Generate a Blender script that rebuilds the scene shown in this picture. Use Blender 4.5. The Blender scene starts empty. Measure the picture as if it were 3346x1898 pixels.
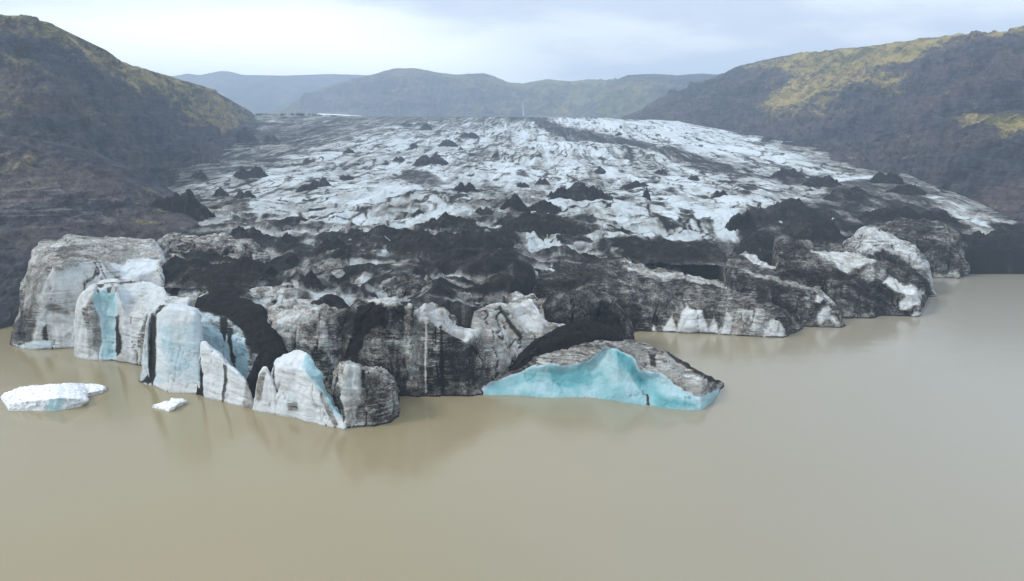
import bpy, math
import numpy as np

# ------------------------------------------------------------------ camera, sky, sun, exposure
SC = bpy.context.scene
COL = SC.collection
W0, H0 = 3346.0, 1898.0          # size of the photograph that control points were measured on
FPX = 2261.0                     # focal length in those pixels
CAMH = 80.0                      # drone height over the lagoon
HOR = 456.0                      # row of the horizon
PITCH = math.atan((H0 / 2 - HOR) / FPX)

cam = bpy.data.cameras.new('camera')
cam_o = bpy.data.objects.new('camera', cam)
COL.objects.link(cam_o)
cam_o.location = (0, 0, CAMH)
cam_o.rotation_euler = (math.pi / 2 - PITCH, 0, 0)
cam.sensor_width = 36.0
cam.lens = 36.0 * FPX / W0
cam.clip_start = 0.5
cam.clip_end = 30000
SC.camera = cam_o

SUN_EL, SUN_AZ = math.radians(40), math.radians(-104)   # azimuth from +Y, negative = left
world = bpy.data.worlds.new('World')
SC.world = world
world.use_nodes = True
wt = world.node_tree
wt.nodes.clear()


class NT:
    """small helper to write node trees compactly"""
    def __init__(s, t):
        s.t = t

    def n(s, typ, **kw):
        nd = s.t.nodes.new(typ)
        for k, v in kw.items():
            setattr(nd, k, v)
        return nd

    def link(s, a, b):
        s.t.links.new(a, b)

    def val(s, sock, v):
        if isinstance(v, bpy.types.NodeSocket):
            s.link(v, sock)
        elif v is not None:
            if sock.type == 'RGBA' and not hasattr(v, '__len__'):
                v = (v, v, v, 1)
            if sock.type == 'RGBA' and len(v) == 3:
                v = (*v, 1)
            sock.default_value = v

    def m(s, op, a, b=0.0, c=None, clamp=False):
        nd = s.n('ShaderNodeMath', operation=op, use_clamp=clamp)
        s.val(nd.inputs[0], a)
        s.val(nd.inputs[1], b)
        if c is not None:
            s.val(nd.inputs[2], c)
        return nd.outputs[0]

    def sm(s, x, lo, hi, a=0.0, b=1.0):
        nd = s.n('ShaderNodeMapRange', interpolation_type='SMOOTHSTEP')
        s.val(nd.inputs[0], x)
        for i, v in enumerate((lo, hi, a, b)):
            s.val(nd.inputs[i + 1], v)
        return nd.outputs[0]

    def mixc(s, f, a, b):
        nd = s.n('ShaderNodeMix', data_type='RGBA')
        s.val(nd.inputs[0], f)
        s.val(nd.inputs[6], a)
        s.val(nd.inputs[7], b)
        return nd.outputs[2]

    def map(s, vec, scale, rot=(0, 0, 0), loc=(0, 0, 0)):
        nd = s.n('ShaderNodeMapping')
        s.link(vec, nd.inputs[0])
        nd.inputs['Scale'].default_value = scale
        nd.inputs['Rotation'].default_value = rot
        nd.inputs['Location'].default_value = loc
        return nd.outputs[0]

    def noise(s, vec, scale=1.0, detail=5, rough=0.55, dist=0.0):
        nd = s.n('ShaderNodeTexNoise')
        s.link(vec, nd.inputs['Vector'])
        nd.inputs['Scale'].default_value = scale
        nd.inputs['Detail'].default_value = detail
        nd.inputs['Roughness'].default_value = rough
        nd.inputs['Distortion'].default_value = dist
        return nd.outputs[0]


w = NT(wt)
sky = w.n('ShaderNodeTexSky', sky_type='NISHITA', sun_disc=False)
sky.sun_elevation = SUN_EL
sky.sun_rotation = SUN_AZ
sky.altitude = 100
geo = w.n('ShaderNodeTexCoord')
sep = w.n('ShaderNodeSeparateXYZ')
w.link(geo.outputs['Generated'], sep.inputs[0])
zz = w.m('ADD', w.m('ABSOLUTE', sep.outputs[2]), 0.16)
cb = w.n('ShaderNodeCombineXYZ')
w.link(w.m('DIVIDE', sep.outputs[0], zz), cb.inputs[0])
w.link(w.m('DIVIDE', sep.outputs[1], zz), cb.inputs[1])
cl1 = w.noise(w.map(cb.outputs[0], (0.55, 0.85, 1), (0, 0, 0.45), (3.1, 0.2, 0)), 1.0, 5, 0.5, 0.3)
cl2 = w.noise(w.map(cb.outputs[0], (1.6, 2.2, 1), (0, 0, 0.6), (1.7, 5.2, 0)), 1.0, 6, 0.55, 0.2)
cl = w.m('ADD', w.m('MULTIPLY', cl1, 0.7), w.m('MULTIPLY', cl2, 0.3))
cf = w.sm(cl, 0.42, 0.58)
cloud = w.mixc(cf, (0.70, 0.78, 0.91), (1.04, 1.09, 1.13))
# bright gap in the cloud low over the mountains, left of centre
glow = w.m('ADD', w.m('MULTIPLY', w.m('POWER', w.m('ADD', sep.outputs[0], 0.32), 2), 6.0),
           w.m('MULTIPLY', w.m('POWER', w.m('SUBTRACT', sep.outputs[2], 0.09), 2), 90.0))
gl = w.m('MULTIPLY', w.sm(glow, 1.0, 0.0), w.sm(sep.outputs[1], 0.0, 0.5))
cloud = w.mixc(w.m('MULTIPLY', gl, 0.8), cloud, (1.95, 1.97, 1.92))
bg1 = w.n('ShaderNodeBackground')
w.link(sky.outputs[0], bg1.inputs[0])
bg1.inputs[1].default_value = 0.06
bg2 = w.n('ShaderNodeBackground')
w.link(cloud, bg2.inputs[0])
bg2.inputs[1].default_value = 1.14
addw = w.n('ShaderNodeMixShader')
addw.inputs[0].default_value = 0.9
w.link(bg1.outputs[0], addw.inputs[1])
w.link(bg2.outputs[0], addw.inputs[2])
wo = w.n('ShaderNodeOutputWorld')
w.link(addw.outputs[0], wo.inputs[0])

sun = bpy.data.lights.new('sun', 'SUN')
sun.energy = 2.1
sun.angle = math.radians(14)
sun.color = (1.0, 0.95, 0.87)
sun_o = bpy.data.objects.new('sun', sun)
COL.objects.link(sun_o)
from mathutils import Vector
sd = Vector((math.sin(SUN_AZ) * math.cos(SUN_EL), math.cos(SUN_AZ) * math.cos(SUN_EL), math.sin(SUN_EL)))
sun_o.rotation_euler = sd.to_track_quat('Z', 'Y').to_euler()

SC.view_settings.view_transform = 'Standard'
SC.view_settings.look = 'None'
SC.view_settings.exposure = 0.10
SC.view_settings.gamma = 1.0
SC.cycles.use_denoising = True
SC.cycles.max_bounces = 6
SC.cycles.diffuse_bounces = 3
SC.cycles.volume_bounces = 2

# ------------------------------------------------------------------ numpy noise
rng = np.random.RandomState(7)
TB = 32
TAB = rng.rand(TB, TB, TB).astype(np.float32) * 2 - 1
_a = 0.7
ROT = np.array([[math.cos(_a), -math.sin(_a), 0], [math.sin(_a), math.cos(_a), 0], [0, 0, 1]]) @ \
    np.array([[1, 0, 0], [0, math.cos(0.5), -math.sin(0.5)], [0, math.sin(0.5), math.cos(0.5)]])


def vnoise(p):
    i = np.floor(p)
    f = p - i
    f = f * f * f * (f * (f * 6 - 15) + 10)
    i = i.astype(np.int64) % TB
    j = (i + 1) % TB
    x0, y0, z0 = i[..., 0], i[..., 1], i[..., 2]
    x1, y1, z1 = j[..., 0], j[..., 1], j[..., 2]
    fx, fy, fz = f[..., 0], f[..., 1], f[..., 2]
    c00 = TAB[x0, y0, z0] * (1 - fx) + TAB[x1, y0, z0] * fx
    c10 = TAB[x0, y1, z0] * (1 - fx) + TAB[x1, y1, z0] * fx
    c01 = TAB[x0, y0, z1] * (1 - fx) + TAB[x1, y0, z1] * fx
    c11 = TAB[x0, y1, z1] * (1 - fx) + TAB[x1, y1, z1] * fx
    return (c00 * (1 - fy) + c10 * fy) * (1 - fz) + (c01 * (1 - fy) + c11 * fy) * fz


def fbm(p, octv=4, gain=0.5, mode=0, seed=0.0):
    """mode 0 plain, 1 ridged (sharp crests), 2 billow (sharp creases); about -1..1"""
    q = np.asarray(p, dtype=np.float64) + seed * 7.31
    a, s, tot = 1.0, 0.0, 0.0
    for _ in range(octv):
        v = vnoise(q)
        if mode == 1:
            v = 1 - 2.6 * np.abs(v)
        elif mode == 2:
            v = 2.6 * np.abs(v) - 1
        s = s + v * a
        tot += a
        a *= gain
        q = q @ ROT.T * 2.03 + 5.7
    return s / tot


def smooth(x, a, b):
    t = np.clip((x - a) / (b - a), 0, 1)
    return t * t * (3 - 2 * t)


def facets(p, cell, seed):
    """flat fracture facets: each jittered cell tilts its own way, with crisp steps between"""
    q = p / np.asarray(cell)
    i0 = np.floor(q).astype(np.int64)
    best = np.full(q.shape[:-1], 1e9)
    out = np.zeros(q.shape[:-1])
    for dx in (-1, 0, 1):
        for dy in (-1, 0, 1):
            for dz in (-1, 0, 1):
                c = i0 + np.array([dx, dy, dz])
                a, b, e = c[..., 0] % TB, (c[..., 1] + seed * 5) % TB, c[..., 2] % TB
                j = np.stack([TAB[a, b, e], TAB[b, e, a], TAB[e, a, b]], -1) * 0.5
                r = q - c - 0.5 - j * 0.8
                dd = (r * r).sum(-1)
                t = np.stack([TAB[(a + 7) % TB, b, e], TAB[a, (b + 9) % TB, e], TAB[a, b, (e + 5) % TB]], -1)
                val = (r * t).sum(-1) + 0.35 * TAB[(a + 3) % TB, (b + 3) % TB, e]
                m = dd < best
                best = np.where(m, dd, best)
                out = np.where(m, val, out)
    return out


# ------------------------------------------------------------------ photograph geometry
CP, SP = math.cos(PITCH), math.sin(PITCH)


def pt(u, v, Y):
    """the point at forward distance Y seen at column u, row v"""
    a = (u - W0 / 2) / FPX
    b = (H0 / 2 - v) / FPX
    dy = CP + b * SP
    dz = -SP + b * CP
    t = Y / dy
    return np.stack([a * t, Y + 0 * t, CAMH + dz * t], -1)


def waterY(v):
    b = (H0 / 2 - v) / FPX
    return CAMH * (CP + b * SP) / (SP - b * CP)


# ------------------------------------------------------------------ object helpers
def tag(o, label=None, cat=None, group=None, kind=None):
    if label:
        o['label'] = label
    if cat:
        o['category'] = cat
    if group:
        o['group'] = group
    if kind:
        o['kind'] = kind
    return o


def empty(name, loc):
    o = bpy.data.objects.new(name, None)
    COL.objects.link(o)
    o.location = loc
    o.empty_display_size = 2
    return o


def make_mesh(name, P, F, mat, attrs=None, parent=None, flat=False, origin=None):
    """P (n,3) points, F (m,4) quads, attrs name->array(n)"""
    used = np.unique(F)
    remap = np.full(len(P), -1, dtype=np.int64)
    remap[used] = np.arange(len(used))
    P2 = P[used].astype(np.float64)
    if origin is not None:
        P2 = P2 - np.asarray(origin)
    F2 = remap[F].astype(np.int32)
    me = bpy.data.meshes.new(name)
    me.vertices.add(len(P2))
    me.vertices.foreach_set('co', P2.astype(np.float32).ravel())
    k = F2.shape[1]
    me.loops.add(F2.size)
    me.loops.foreach_set('vertex_index', F2.ravel())
    me.polygons.add(len(F2))
    me.polygons.foreach_set('loop_start', np.arange(0, F2.size, k, dtype=np.int32))
    me.polygons.foreach_set('loop_total', np.full(len(F2), k, dtype=np.int32))
    me.polygons.foreach_set('use_smooth', np.full(len(F2), not flat))
    me.update(calc_edges=True)
    for an, av in (attrs or {}).items():
        at = me.attributes.new(an, 'FLOAT', 'POINT')
        at.data.foreach_set('value', av[used].astype(np.float32))
    me.materials.append(mat)
    o = bpy.data.objects.new(name, me)
    COL.objects.link(o)
    if parent is not None:
        o.parent = parent
    elif origin is not None:
        o.location = origin
    return o


def grid_faces(nc, nr):
    i = np.arange(nc - 1)[:, None] * nr + np.arange(nr - 1)[None, :]
    i = i.ravel()
    return np.stack([i, i + nr, i + nr + 1, i + 1], 1)


def grid_normals(G):
    a = np.gradient(G, axis=0)
    b = np.gradient(G, axis=1)
    n = np.cross(a, b)
    n /= np.linalg.norm(n, axis=2, keepdims=True) + 1e-9
    return n


def sdist(poly, U, V):
    """signed distance (px, positive inside) to a polygon"""
    poly = np.asarray(poly, float)
    x0, y0 = poly[:, 0], poly[:, 1]
    x1, y1 = np.roll(x0, -1), np.roll(y0, -1)
    best = np.full(U.shape, 1e9)
    ins = np.zeros(U.shape, bool)
    for a, b, c, d in zip(x0, y0, x1, y1):
        ex, ey = c - a, d - b
        t = np.clip(((U - a) * ex + (V - b) * ey) / (ex * ex + ey * ey + 1e-9), 0, 1)
        dd = (U - a - t * ex) ** 2 + (V - b - t * ey) ** 2
        best = np.minimum(best, dd)
        cr = ((b > V) != (d > V)) & (U < (c - a) * (V - b) / ((d - b) if d != b else 1e-9) + a)
        ins ^= cr
    best = np.sqrt(best)
    return np.where(ins, best, -best)


def blur(A, r, axis):
    if r < 1:
        return A
    k = int(r)
    pad = [(0, 0)] * A.ndim
    pad[axis] = (k, k)
    Q = np.pad(A, pad, mode='edge')
    n = A.shape[axis]
    out = 0
    for i in range(2 * k + 1):
        out = out + np.take(Q, np.arange(i, i + n), axis=axis)
    return out / (2 * k + 1)


# ------------------------------------------------------------------ materials
def new_mat(name):
    m = bpy.data.materials.new(name)
    m.use_nodes = True
    m.node_tree.nodes.clear()
    return m, NT(m.node_tree)


def finish(m, t, color, rough, height=None, strength=0.5, dist=0.3, spec=0.5, ior=1.45, normal=None):
    b = t.n('ShaderNodeBsdfPrincipled')
    t.val(b.inputs['Base Color'], color)
    t.val(b.inputs['Roughness'], rough)
    b.inputs['Specular IOR Level'].default_value = spec
    b.inputs['IOR'].default_value = ior
    if height is not None:
        bp = t.n('ShaderNodeBump')
        bp.inputs['Strength'].default_value = strength
        bp.inputs['Distance'].default_value = dist
        t.link(height, bp.inputs['Height'])
        t.link(bp.outputs[0], b.inputs['Normal'])
    o = t.n('ShaderNodeOutputMaterial')
    t.link(b.outputs[0], o.inputs[0])
    return b


def wpos(t):
    g = t.n('ShaderNodeNewGeometry')
    return g.outputs['Position']


def attr(t, name):
    a = t.n('ShaderNodeAttribute')
    a.attribute_name = name
    return a.outputs['Fac']


def ice_material(name, k=1.0, lam=1.0, stream=False, g=1.0, tilt=0.10):
    """glacier ice: clean to ash covered (dirt), white to blue (blue). k stretches the grain with distance"""
    m, t = new_mat(name)
    p = wpos(t)
    dirt, blue = attr(t, 'dirt'), attr(t, 'blue')
    big = t.noise(t.map(p, (0.06 / k, 0.06 / k, 0.09 / k)), 1, 6, 0.62, 0.8)
    mid = t.noise(t.map(p, (0.30 / k, 0.30 / k, 0.36 / k)), 1, 8, 0.68, 0.7)
    lay = t.noise(t.map(p, (0.12 / k, 0.12 / k, 1.7 / k), (0.10, tilt, 0)), 1, 6, 0.72, 0.8)     # thin layers
    drip = t.noise(t.map(p, (0.8 / k, 0.8 / k, 0.06 / k)), 1, 3, 0.6, 0.5)                       # runs down the walls
    fine = t.noise(t.map(p, (1.7 / k, 1.7 / k, 2.1 / k)), 1, 8, 0.78)
    msk = t.sm(t.noise(t.map(p, (0.10 / k, 0.10 / k, 0.10 / k), loc=(9, 4, 2)), 1, 3, 0.5), 0.42, 0.6)
    if stream:
        cb_ = t.n('ShaderNodeCombineXYZ')
        t.link(attr(t, 'fa'), cb_.inputs[0])
        t.link(attr(t, 'fd'), cb_.inputs[1])
        lay = t.noise(t.map(cb_.outputs[0], (1.0, 0.10, 1)), 1, 7, 0.72, 0.7)
        drip = t.noise(t.map(cb_.outputs[0], (0.30, 0.45, 1), loc=(3, 8, 0)), 1, 7, 0.7, 0.9)
        msk = t.m('ADD', 0.7, 0.0)
    s = t.m('ADD', t.m('MULTIPLY', t.m('SUBTRACT', mid, 0.5), 1.2 * g),
            t.m('ADD', t.m('MULTIPLY', t.m('MULTIPLY', t.m('SUBTRACT', lay, 0.5), msk), 1.9 * lam),
                t.m('ADD', t.m('MULTIPLY', t.m('SUBTRACT', drip, 0.5), (0.45 if stream else 0.28) * lam),
                    t.m('MULTIPLY', t.m('SUBTRACT', fine, 0.5), 1.15 * g))))
    s = t.m('ADD', s, t.m('MULTIPLY', t.m('SUBTRACT', big, 0.5), 1.0 if g > 0.8 or stream else 0.7))
    amp = t.sm(dirt, 0.0, 0.45, 0.24, 1.0)
    d = t.m('ADD', dirt, t.m('MULTIPLY', s, amp))
    cr = t.n('ShaderNodeValToRGB')
    t.link(d, cr.inputs[0])
    e = cr.color_ramp.elements
    e[0].position, e[0].color = 0.0, (0.78, 0.83, 0.86, 1)
    e[1].position, e[1].color = 1.0, (0.005, 0.0045, 0.005, 1)
    for pos, c in ((0.14, (0.62, 0.66, 0.67)), (0.30, (0.36, 0.36, 0.345)), (0.46, (0.185, 0.18, 0.172)),
                   (0.60, (0.066, 0.063, 0.062)), (0.74, (0.018, 0.0165, 0.017))):
        x = e.new(pos)
        x.color = (*c, 1)
    tint = t.mixc(t.sm(mid, 0.40, 0.60), (0.92, 1.0, 0.97), (1.10, 0.99, 0.93))
    mm = t.n('ShaderNodeMix', data_type='RGBA', blend_type='MULTIPLY')
    t.val(mm.inputs[0], t.sm(d, 0.08, 0.35, 0.0, 0.85))
    t.link(cr.outputs[0], mm.inputs[6])
    t.link(tint, mm.inputs[7])
    crc = mm.outputs[2]
    if stream:
        m3 = t.n('ShaderNodeMix', data_type='RGBA', blend_type='MULTIPLY')
        m3.inputs[0].default_value = 1.0
        t.link(crc, m3.inputs[6])
        t.val(m3.inputs[7], (0.88, 0.93, 0.97))
        crc = m3.outputs[2]
    # blue ice
    bl = t.m('ADD', blue, t.m('MULTIPLY', t.m('SUBTRACT', big, 0.5), 0.7))
    bl = t.m('ADD', bl, t.m('MULTIPLY', t.m('SUBTRACT', mid, 0.5), 0.5))
    br = t.n('ShaderNodeValToRGB')
    t.link(bl, br.inputs[0])
    e = br.color_ramp.elements
    e[0].position, e[0].color = 0.0, (0.74, 0.80, 0.84, 1)
    e[1].position, e[1].color = 1.0, (0.09, 0.34, 0.385, 1)
    for pos, c in ((0.28, (0.52, 0.71, 0.80)), (0.55, (0.34, 0.58, 0.635)), (0.8, (0.17, 0.46, 0.51))):
        x = e.new(pos)
        x.color = (*c, 1)
    isb = t.sm(blue, 0.02, 0.25)
    dark = t.sm(d, 0.12, 0.62)
    bcol = t.mixc(dark, br.outputs[0], crc)
    col = t.mixc(isb, crc, bcol)
    h = t.m('ADD', t.m('MULTIPLY', mid, 0.8), t.m('ADD', t.m('MULTIPLY', fine, 0.35), t.m('MULTIPLY', lay, 0.3)))
    rough = t.sm(d, 0.1, 0.6, 0.42, 0.9)
    finish(m, t, col, rough, h, 0.8, 1.6 * k, 0.35)
    return m


def debris_material(name, tint=(0.005, 0.0045, 0.005), tint2=(0.026, 0.024, 0.024), k=1.0):
    m, t = new_mat(name)
    p = wpos(t)
    a = t.noise(t.map(p, (0.5 / k,) * 3), 1, 8, 0.75)
    b = t.noise(t.map(p, (2.6 / k,) * 3), 1, 4, 0.7)
    c = t.noise(t.map(p, (1.2 / k, 1.2 / k, 0.12 / k)), 1, 4, 0.6)
    f = t.sm(t.m('ADD', t.m('MULTIPLY', a, 0.6), t.m('MULTIPLY', b, 0.4)), 0.42, 0.66)
    col = t.mixc(f, tint, tint2)
    col = t.mixc(t.sm(t.m('ADD', t.m('MULTIPLY', c, 0.5), t.m('MULTIPLY', b, 0.5)), 0.60, 0.68, 0, 0.5), col, (0.17, 0.17, 0.165))
    h = t.m('ADD', a, t.m('MULTIPLY', b, 0.6))
    finish(m, t, col, 0.93, h, 0.9, 1.3 * k, 0.2)
    return m


def hill_material(name, k=1.0, grass=(0.14, 0.14, 0.06), grass2=(0.46, 0.37, 0.16), rock=(0.024, 0.020, 0.022),
                  rock2=(0.085, 0.068, 0.064)):
    m, t = new_mat(name)
    p = wpos(t)
    g = attr(t, 'grass')
    pale = attr(t, 'pale')
    big = t.noise(t.map(p, (0.010 / k, 0.010 / k, 0.020 / k)), 1, 6, 0.6, 0.5)
    mid = t.noise(t.map(p, (0.06 / k, 0.06 / k, 0.10 / k)), 1, 8, 0.7, 0.3)
    fine = t.noise(t.map(p, (0.17 / k, 0.17 / k, 0.22 / k)), 1, 9, 0.8)
    lay = t.noise(t.map(p, (0.02 / k, 0.02 / k, 0.22 / k), (0.22, 0.16, 0)), 1, 6, 0.7, 1.2)
    gul = t.noise(t.map(p, (0.10 / k, 0.07 / k, 0.022 / k)), 1, 6, 0.65, 0.8)
    rk = t.m('ADD', t.m('ADD', t.m('MULTIPLY', lay, 0.25), t.m('MULTIPLY', gul, 0.3)), t.m('ADD', t.m('MULTIPLY', big, 0.25), t.m('MULTIPLY', fine, 0.2)))
    tn = t.sm(t.m('ADD', t.m('MULTIPLY', big, 0.6), t.m('MULTIPLY', gul, 0.4)), 0.42, 0.58)
    rock2 = t.mixc(tn, (0.078, 0.096, 0.128), (0.118, 0.101, 0.104))
    rc = t.mixc(t.sm(rk, 0.40, 0.57), rock, rock2)
    rc = t.mixc(t.sm(rk, 0.60, 0.72, 0, 0.45), rc, (0.17, 0.15, 0.13))
    gc = t.mixc(t.sm(t.m('ADD', t.m('MULTIPLY', big, 0.5), t.m('MULTIPLY', mid, 0.5)), 0.40, 0.60), grass, grass2)
    gc = t.mixc(t.sm(fine, 0.35, 0.6, 0.35, 0.0), gc, (0.07, 0.07, 0.04))
    gf = t.m('ADD', g, t.m('ADD', t.m('MULTIPLY', t.m('SUBTRACT', mid, 0.5), 2.0),
                           t.m('ADD', t.m('MULTIPLY', t.m('SUBTRACT', big, 0.5), 0.7), t.m('MULTIPLY', t.m('SUBTRACT', fine, 0.5), 1.2))))
    col = t.mixc(t.sm(gf, 0.28, 0.98), rc, gc)
    pf = t.m('ADD', pale, t.m('ADD', t.m('MULTIPLY', t.m('SUBTRACT', lay, 0.5), 1.8), t.m('MULTIPLY', t.m('SUBTRACT', fine, 0.5), 1.3)))
    col = t.mixc(t.m('MULTIPLY', t.sm(pf, 0.45, 0.85), 0.75), col, (0.26, 0.235, 0.225))
    h = t.m('ADD', t.m('MULTIPLY', mid, 1.0), t.m('ADD', t.m('MULTIPLY', fine, 0.3), t.m('MULTIPLY', lay, 0.4)))
    finish(m, t, col, 0.95, h, 0.9, 6.0 * k, 0.15)
    return m


M_ICE = ice_material('glacier_ice')
M_SMOOTH = ice_material('polished_ice', 1.0, 0.9, False, 0.6)
M_STREAK = ice_material('streaked_ice', 1.2, 0.75, False, 1.0, 0.42)
M_HEAP = ice_material('ashy_ice', 1.3, 0.4, False, 0.9)
M_BODY = ice_material('upper_glacier_ice', 2.0, 1.25, True, 0.42)
M_ASH = debris_material('black_ash')
M_ASHB = debris_material('brown_ash', (0.007, 0.005, 0.005), (0.032, 0.025, 0.024))
M_HILL = hill_material('hillside')
M_FAR = hill_material('far_mountain', 2.2, (0.11, 0.115, 0.045), (0.27, 0.23, 0.10))


def snow_material():
    m, t = new_mat('floating_ice')
    p = wpos(t)
    a = t.noise(t.map(p, (0.8, 0.8, 0.8)), 1, 6, 0.65)
    b = t.noise(t.map(p, (1.5, 0.35, 1.0), (0, 0, 0.5)), 1, 5, 0.6)
    blue = attr(t, 'blue')
    col = t.mixc(t.sm(t.m('ADD', blue, t.m('MULTIPLY', t.m('SUBTRACT', a, 0.5), 0.5)), 0.2, 0.8), (0.86, 0.89, 0.93), (0.45, 0.66, 0.72))
    c_ = t.noise(t.map(p, (3.2, 0.9, 2.0), (0, 0, 0.9)), 1, 4, 0.6)
    col = t.mixc(t.sm(b, 0.57, 0.66, 0, 0.7), col, (0.34, 0.38, 0.48))
    col = t.mixc(t.sm(c_, 0.60, 0.66, 0, 0.8), col, (0.22, 0.24, 0.30))
    finish(m, t, col, 0.5, a, 0.5, 0.6, 0.3)
    return m


M_SNOW = snow_material()


def water_material():
    m, t = new_mat('silty_water')
    p = wpos(t)
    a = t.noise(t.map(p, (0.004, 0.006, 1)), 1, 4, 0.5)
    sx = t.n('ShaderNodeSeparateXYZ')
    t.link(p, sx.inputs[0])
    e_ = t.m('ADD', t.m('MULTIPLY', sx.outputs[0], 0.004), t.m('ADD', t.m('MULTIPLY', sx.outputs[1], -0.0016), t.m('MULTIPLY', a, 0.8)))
    col = t.mixc(t.sm(e_, -0.2, 0.9), (0.290, 0.248, 0.145), (0.315, 0.297, 0.245))  # silt tan by the ice; grey to the right paints in sky sheen
    r1 = t.noise(t.map(p, (0.9, 1.6, 1)), 1, 4, 0.6)
    r2 = t.noise(t.map(p, (0.10, 0.16, 1)), 1, 3, 0.5)
    h = t.m('ADD', t.m('MULTIPLY', r1, 0.035), t.m('MULTIPLY', r2, 0.12))
    finish(m, t, col, 0.14, h, 0.55, 1.0, 0.5, 1.48)
    return m


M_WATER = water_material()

# ------------------------------------------------------------------ lagoon
wp = np.array([[-5000, -300, 0], [5000, -300, 0], [5000, 6000, 0], [-5000, 6000, 0]], float)
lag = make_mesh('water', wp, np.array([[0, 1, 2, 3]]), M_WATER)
tag(lag, kind='structure')


# ------------------------------------------------------------------ lofted land forms
def strands(cols, du):
    """cols [(u, (v, Y), (v, Y) ...)] -> fine U, V[k], Y[k]"""
    cu = np.array([c[0] for c in cols], float)
    n = len(cols[0]) - 1
    U = np.arange(cu[0], cu[-1] + du * 0.5, du)
    V = [np.interp(U, cu, [c[k + 1][0] for c in cols]) for k in range(n)]
    Y = [np.interp(U, cu, [c[k + 1][1] for c in cols]) for k in range(n)]
    return U, V, Y


def hill(name, cols, du, rows, grass_fn, seed, amp, wl, back=250, foot=None, mat=None, patches=(), ridge=0.6, sm=3,
         label=None, crest_amp=1.0, zb=-3):
    U, V, Y = strands(cols, du)
    n = len(V)
    G, VV, UU = [], [], []
    L = [np.mean(np.linalg.norm(pt(U, V[k + 1], Y[k + 1]) - pt(U, V[k], Y[k]), axis=-1)) + 1 for k in range(n - 1)]
    Vp = [abs(np.mean(V[k + 1] - V[k])) + 6 for k in range(n - 1)]
    T = [0.5 * a / sum(L) + 0.5 * b / sum(Vp) for a, b in zip(L, Vp)]
    for k in range(n - 1):
        m = max(4, int(rows * T[k]))
        for j in range(m + (1 if k == n - 2 else 0)):
            f = j / m
            A, B = pt(U, V[k], Y[k]), pt(U, V[k + 1], Y[k + 1])
            G.append(A * (1 - f) + B * f)
            VV.append(V[k] * (1 - f) + V[k + 1] * f)
    G = np.stack(G, 1)
    VV = np.stack(VV, 1)
    UU = np.repeat(U[:, None], G.shape[1], 1)
    G = blur(blur(G, sm * 2, 1), sm, 0)
    N = grid_normals(G)
    q = G / wl
    d = amp * 1.25 * (fbm(q * np.array([1, 1, 0.7]), 7, 0.58, 1, seed) * ridge + fbm(q * 0.6, 5, 0.5, 0, seed + 3) * (1 - ridge))
    # gullies that run down the slope
    run = G.copy()
    run[..., 2] *= 0.18
    d = d + amp * 0.8 * fbm(run / (wl * 0.35), 5, 0.6, 1, seed + 9)
    # benches of harder rock
    bz = G[..., 2] / (wl * 0.16) + 1.5 * fbm(G / (wl * 2.0), 3, 0.5, 0, seed + 6)
    d = d + amp * 0.12 * (np.abs((bz % 1.0) - 0.5) * 4 - 1)
    e = np.ones(G.shape[1])
    nf = 26
    e[-nf:] = np.linspace(1, 0.3 * crest_amp, nf)
    d = d * e[None, :] * (0.15 + 0.85 * smooth(np.minimum(np.arange(len(U)), len(U) - 1 - np.arange(len(U))), 0, 60))[:, None]
    G = G + N * d[..., None] * np.sign(N[..., 2:3] + 1e-6)
    # behind the crest and under the foot
    top, bot = G[:, -1], G[:, 0]
    b1 = top + np.array([0, back * 0.4, -back * 0.06])
    b2 = top + np.array([0, back, 0])
    b2[:, 2] = zb
    f0 = bot.copy()
    f0[:, 2] = np.minimum(zb, f0[:, 2] - 1)
    G = np.concatenate([f0[:, None], G, b1[:, None], b2[:, None]], 1)
    VV = np.concatenate([VV[:, :1], VV, VV[:, -1:], VV[:, -1:]], 1)
    UU = np.concatenate([UU[:, :1], UU, UU[:, -1:], UU[:, -1:]], 1)
    N = grid_normals(G)
    nz = np.abs(N[..., 2])
    g = grass_fn(UU, VV, G, nz)
    pale = np.zeros_like(g)
    wob = fbm(G / (wl * 0.5), 4, 0.55, 0, seed + 2)
    for poly, ch, val, soft in patches:
        sd_ = sdist(poly, UU + wob * soft * 0.9, VV + fbm(G / (wl * 0.4), 4, 0.55, 0, seed + 5) * soft * 0.9)
        f = smooth(sd_, -soft * 2.0, soft * 2.0)
        if ch == 'grass':
            g = g * (1 - f) + val * f
        else:
            pale = pale * (1 - f) + val * f
    nc, nr = G.shape[:2]
    o = make_mesh(name, G.reshape(-1, 3), grid_faces(nc, nr), mat or M_HILL,
                  {'grass': g.ravel(), 'pale': pale.ravel()})
    tag(o, kind='structure')
    return o


def D(*p):   # points measured on the 2567-pixel-wide view
    return [(a * 1.3035, b * 1.3035) for a, b in p]


def dcols(rows):
    return [(r[0] * 1.3035,) + tuple((v * 1.3035, Y) for v, Y in r[1:]) for r in rows]


# far pale ridge on the left
hill('mountain', dcols([
    (300, (330, 4495), (250, 5115), (215, 5580)), (430, (330, 4495), (240, 5115), (190, 5580)), (470, (330, 4495), (235, 5115), (183, 5580)),
    (500, (330, 4495), (235, 5115), (187, 5580)), (550, (330, 4495), (230, 5115), (176, 5580)), (575, (330, 4495), (230, 5115), (178, 5580)),
    (610, (330, 4495), (232, 5115), (187, 5580)), (700, (330, 4495), (232, 5115), (189, 5580)), (770, (330, 4495), (232, 5115), (186, 5580)),
    (820, (330, 4495), (230, 5115), (184, 5580)), (900, (330, 4495), (232, 5115), (187, 5580)), (960, (330, 4495), (235, 5115), (189, 5580)),
    (1060, (330, 4495), (240, 5115), (205, 5580))]),
    5, 60, lambda U, V, G, nz: 0.25 + 0 * U, 1, 38, 460, mat=M_FAR, crest_amp=0.3, sm=1)

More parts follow.
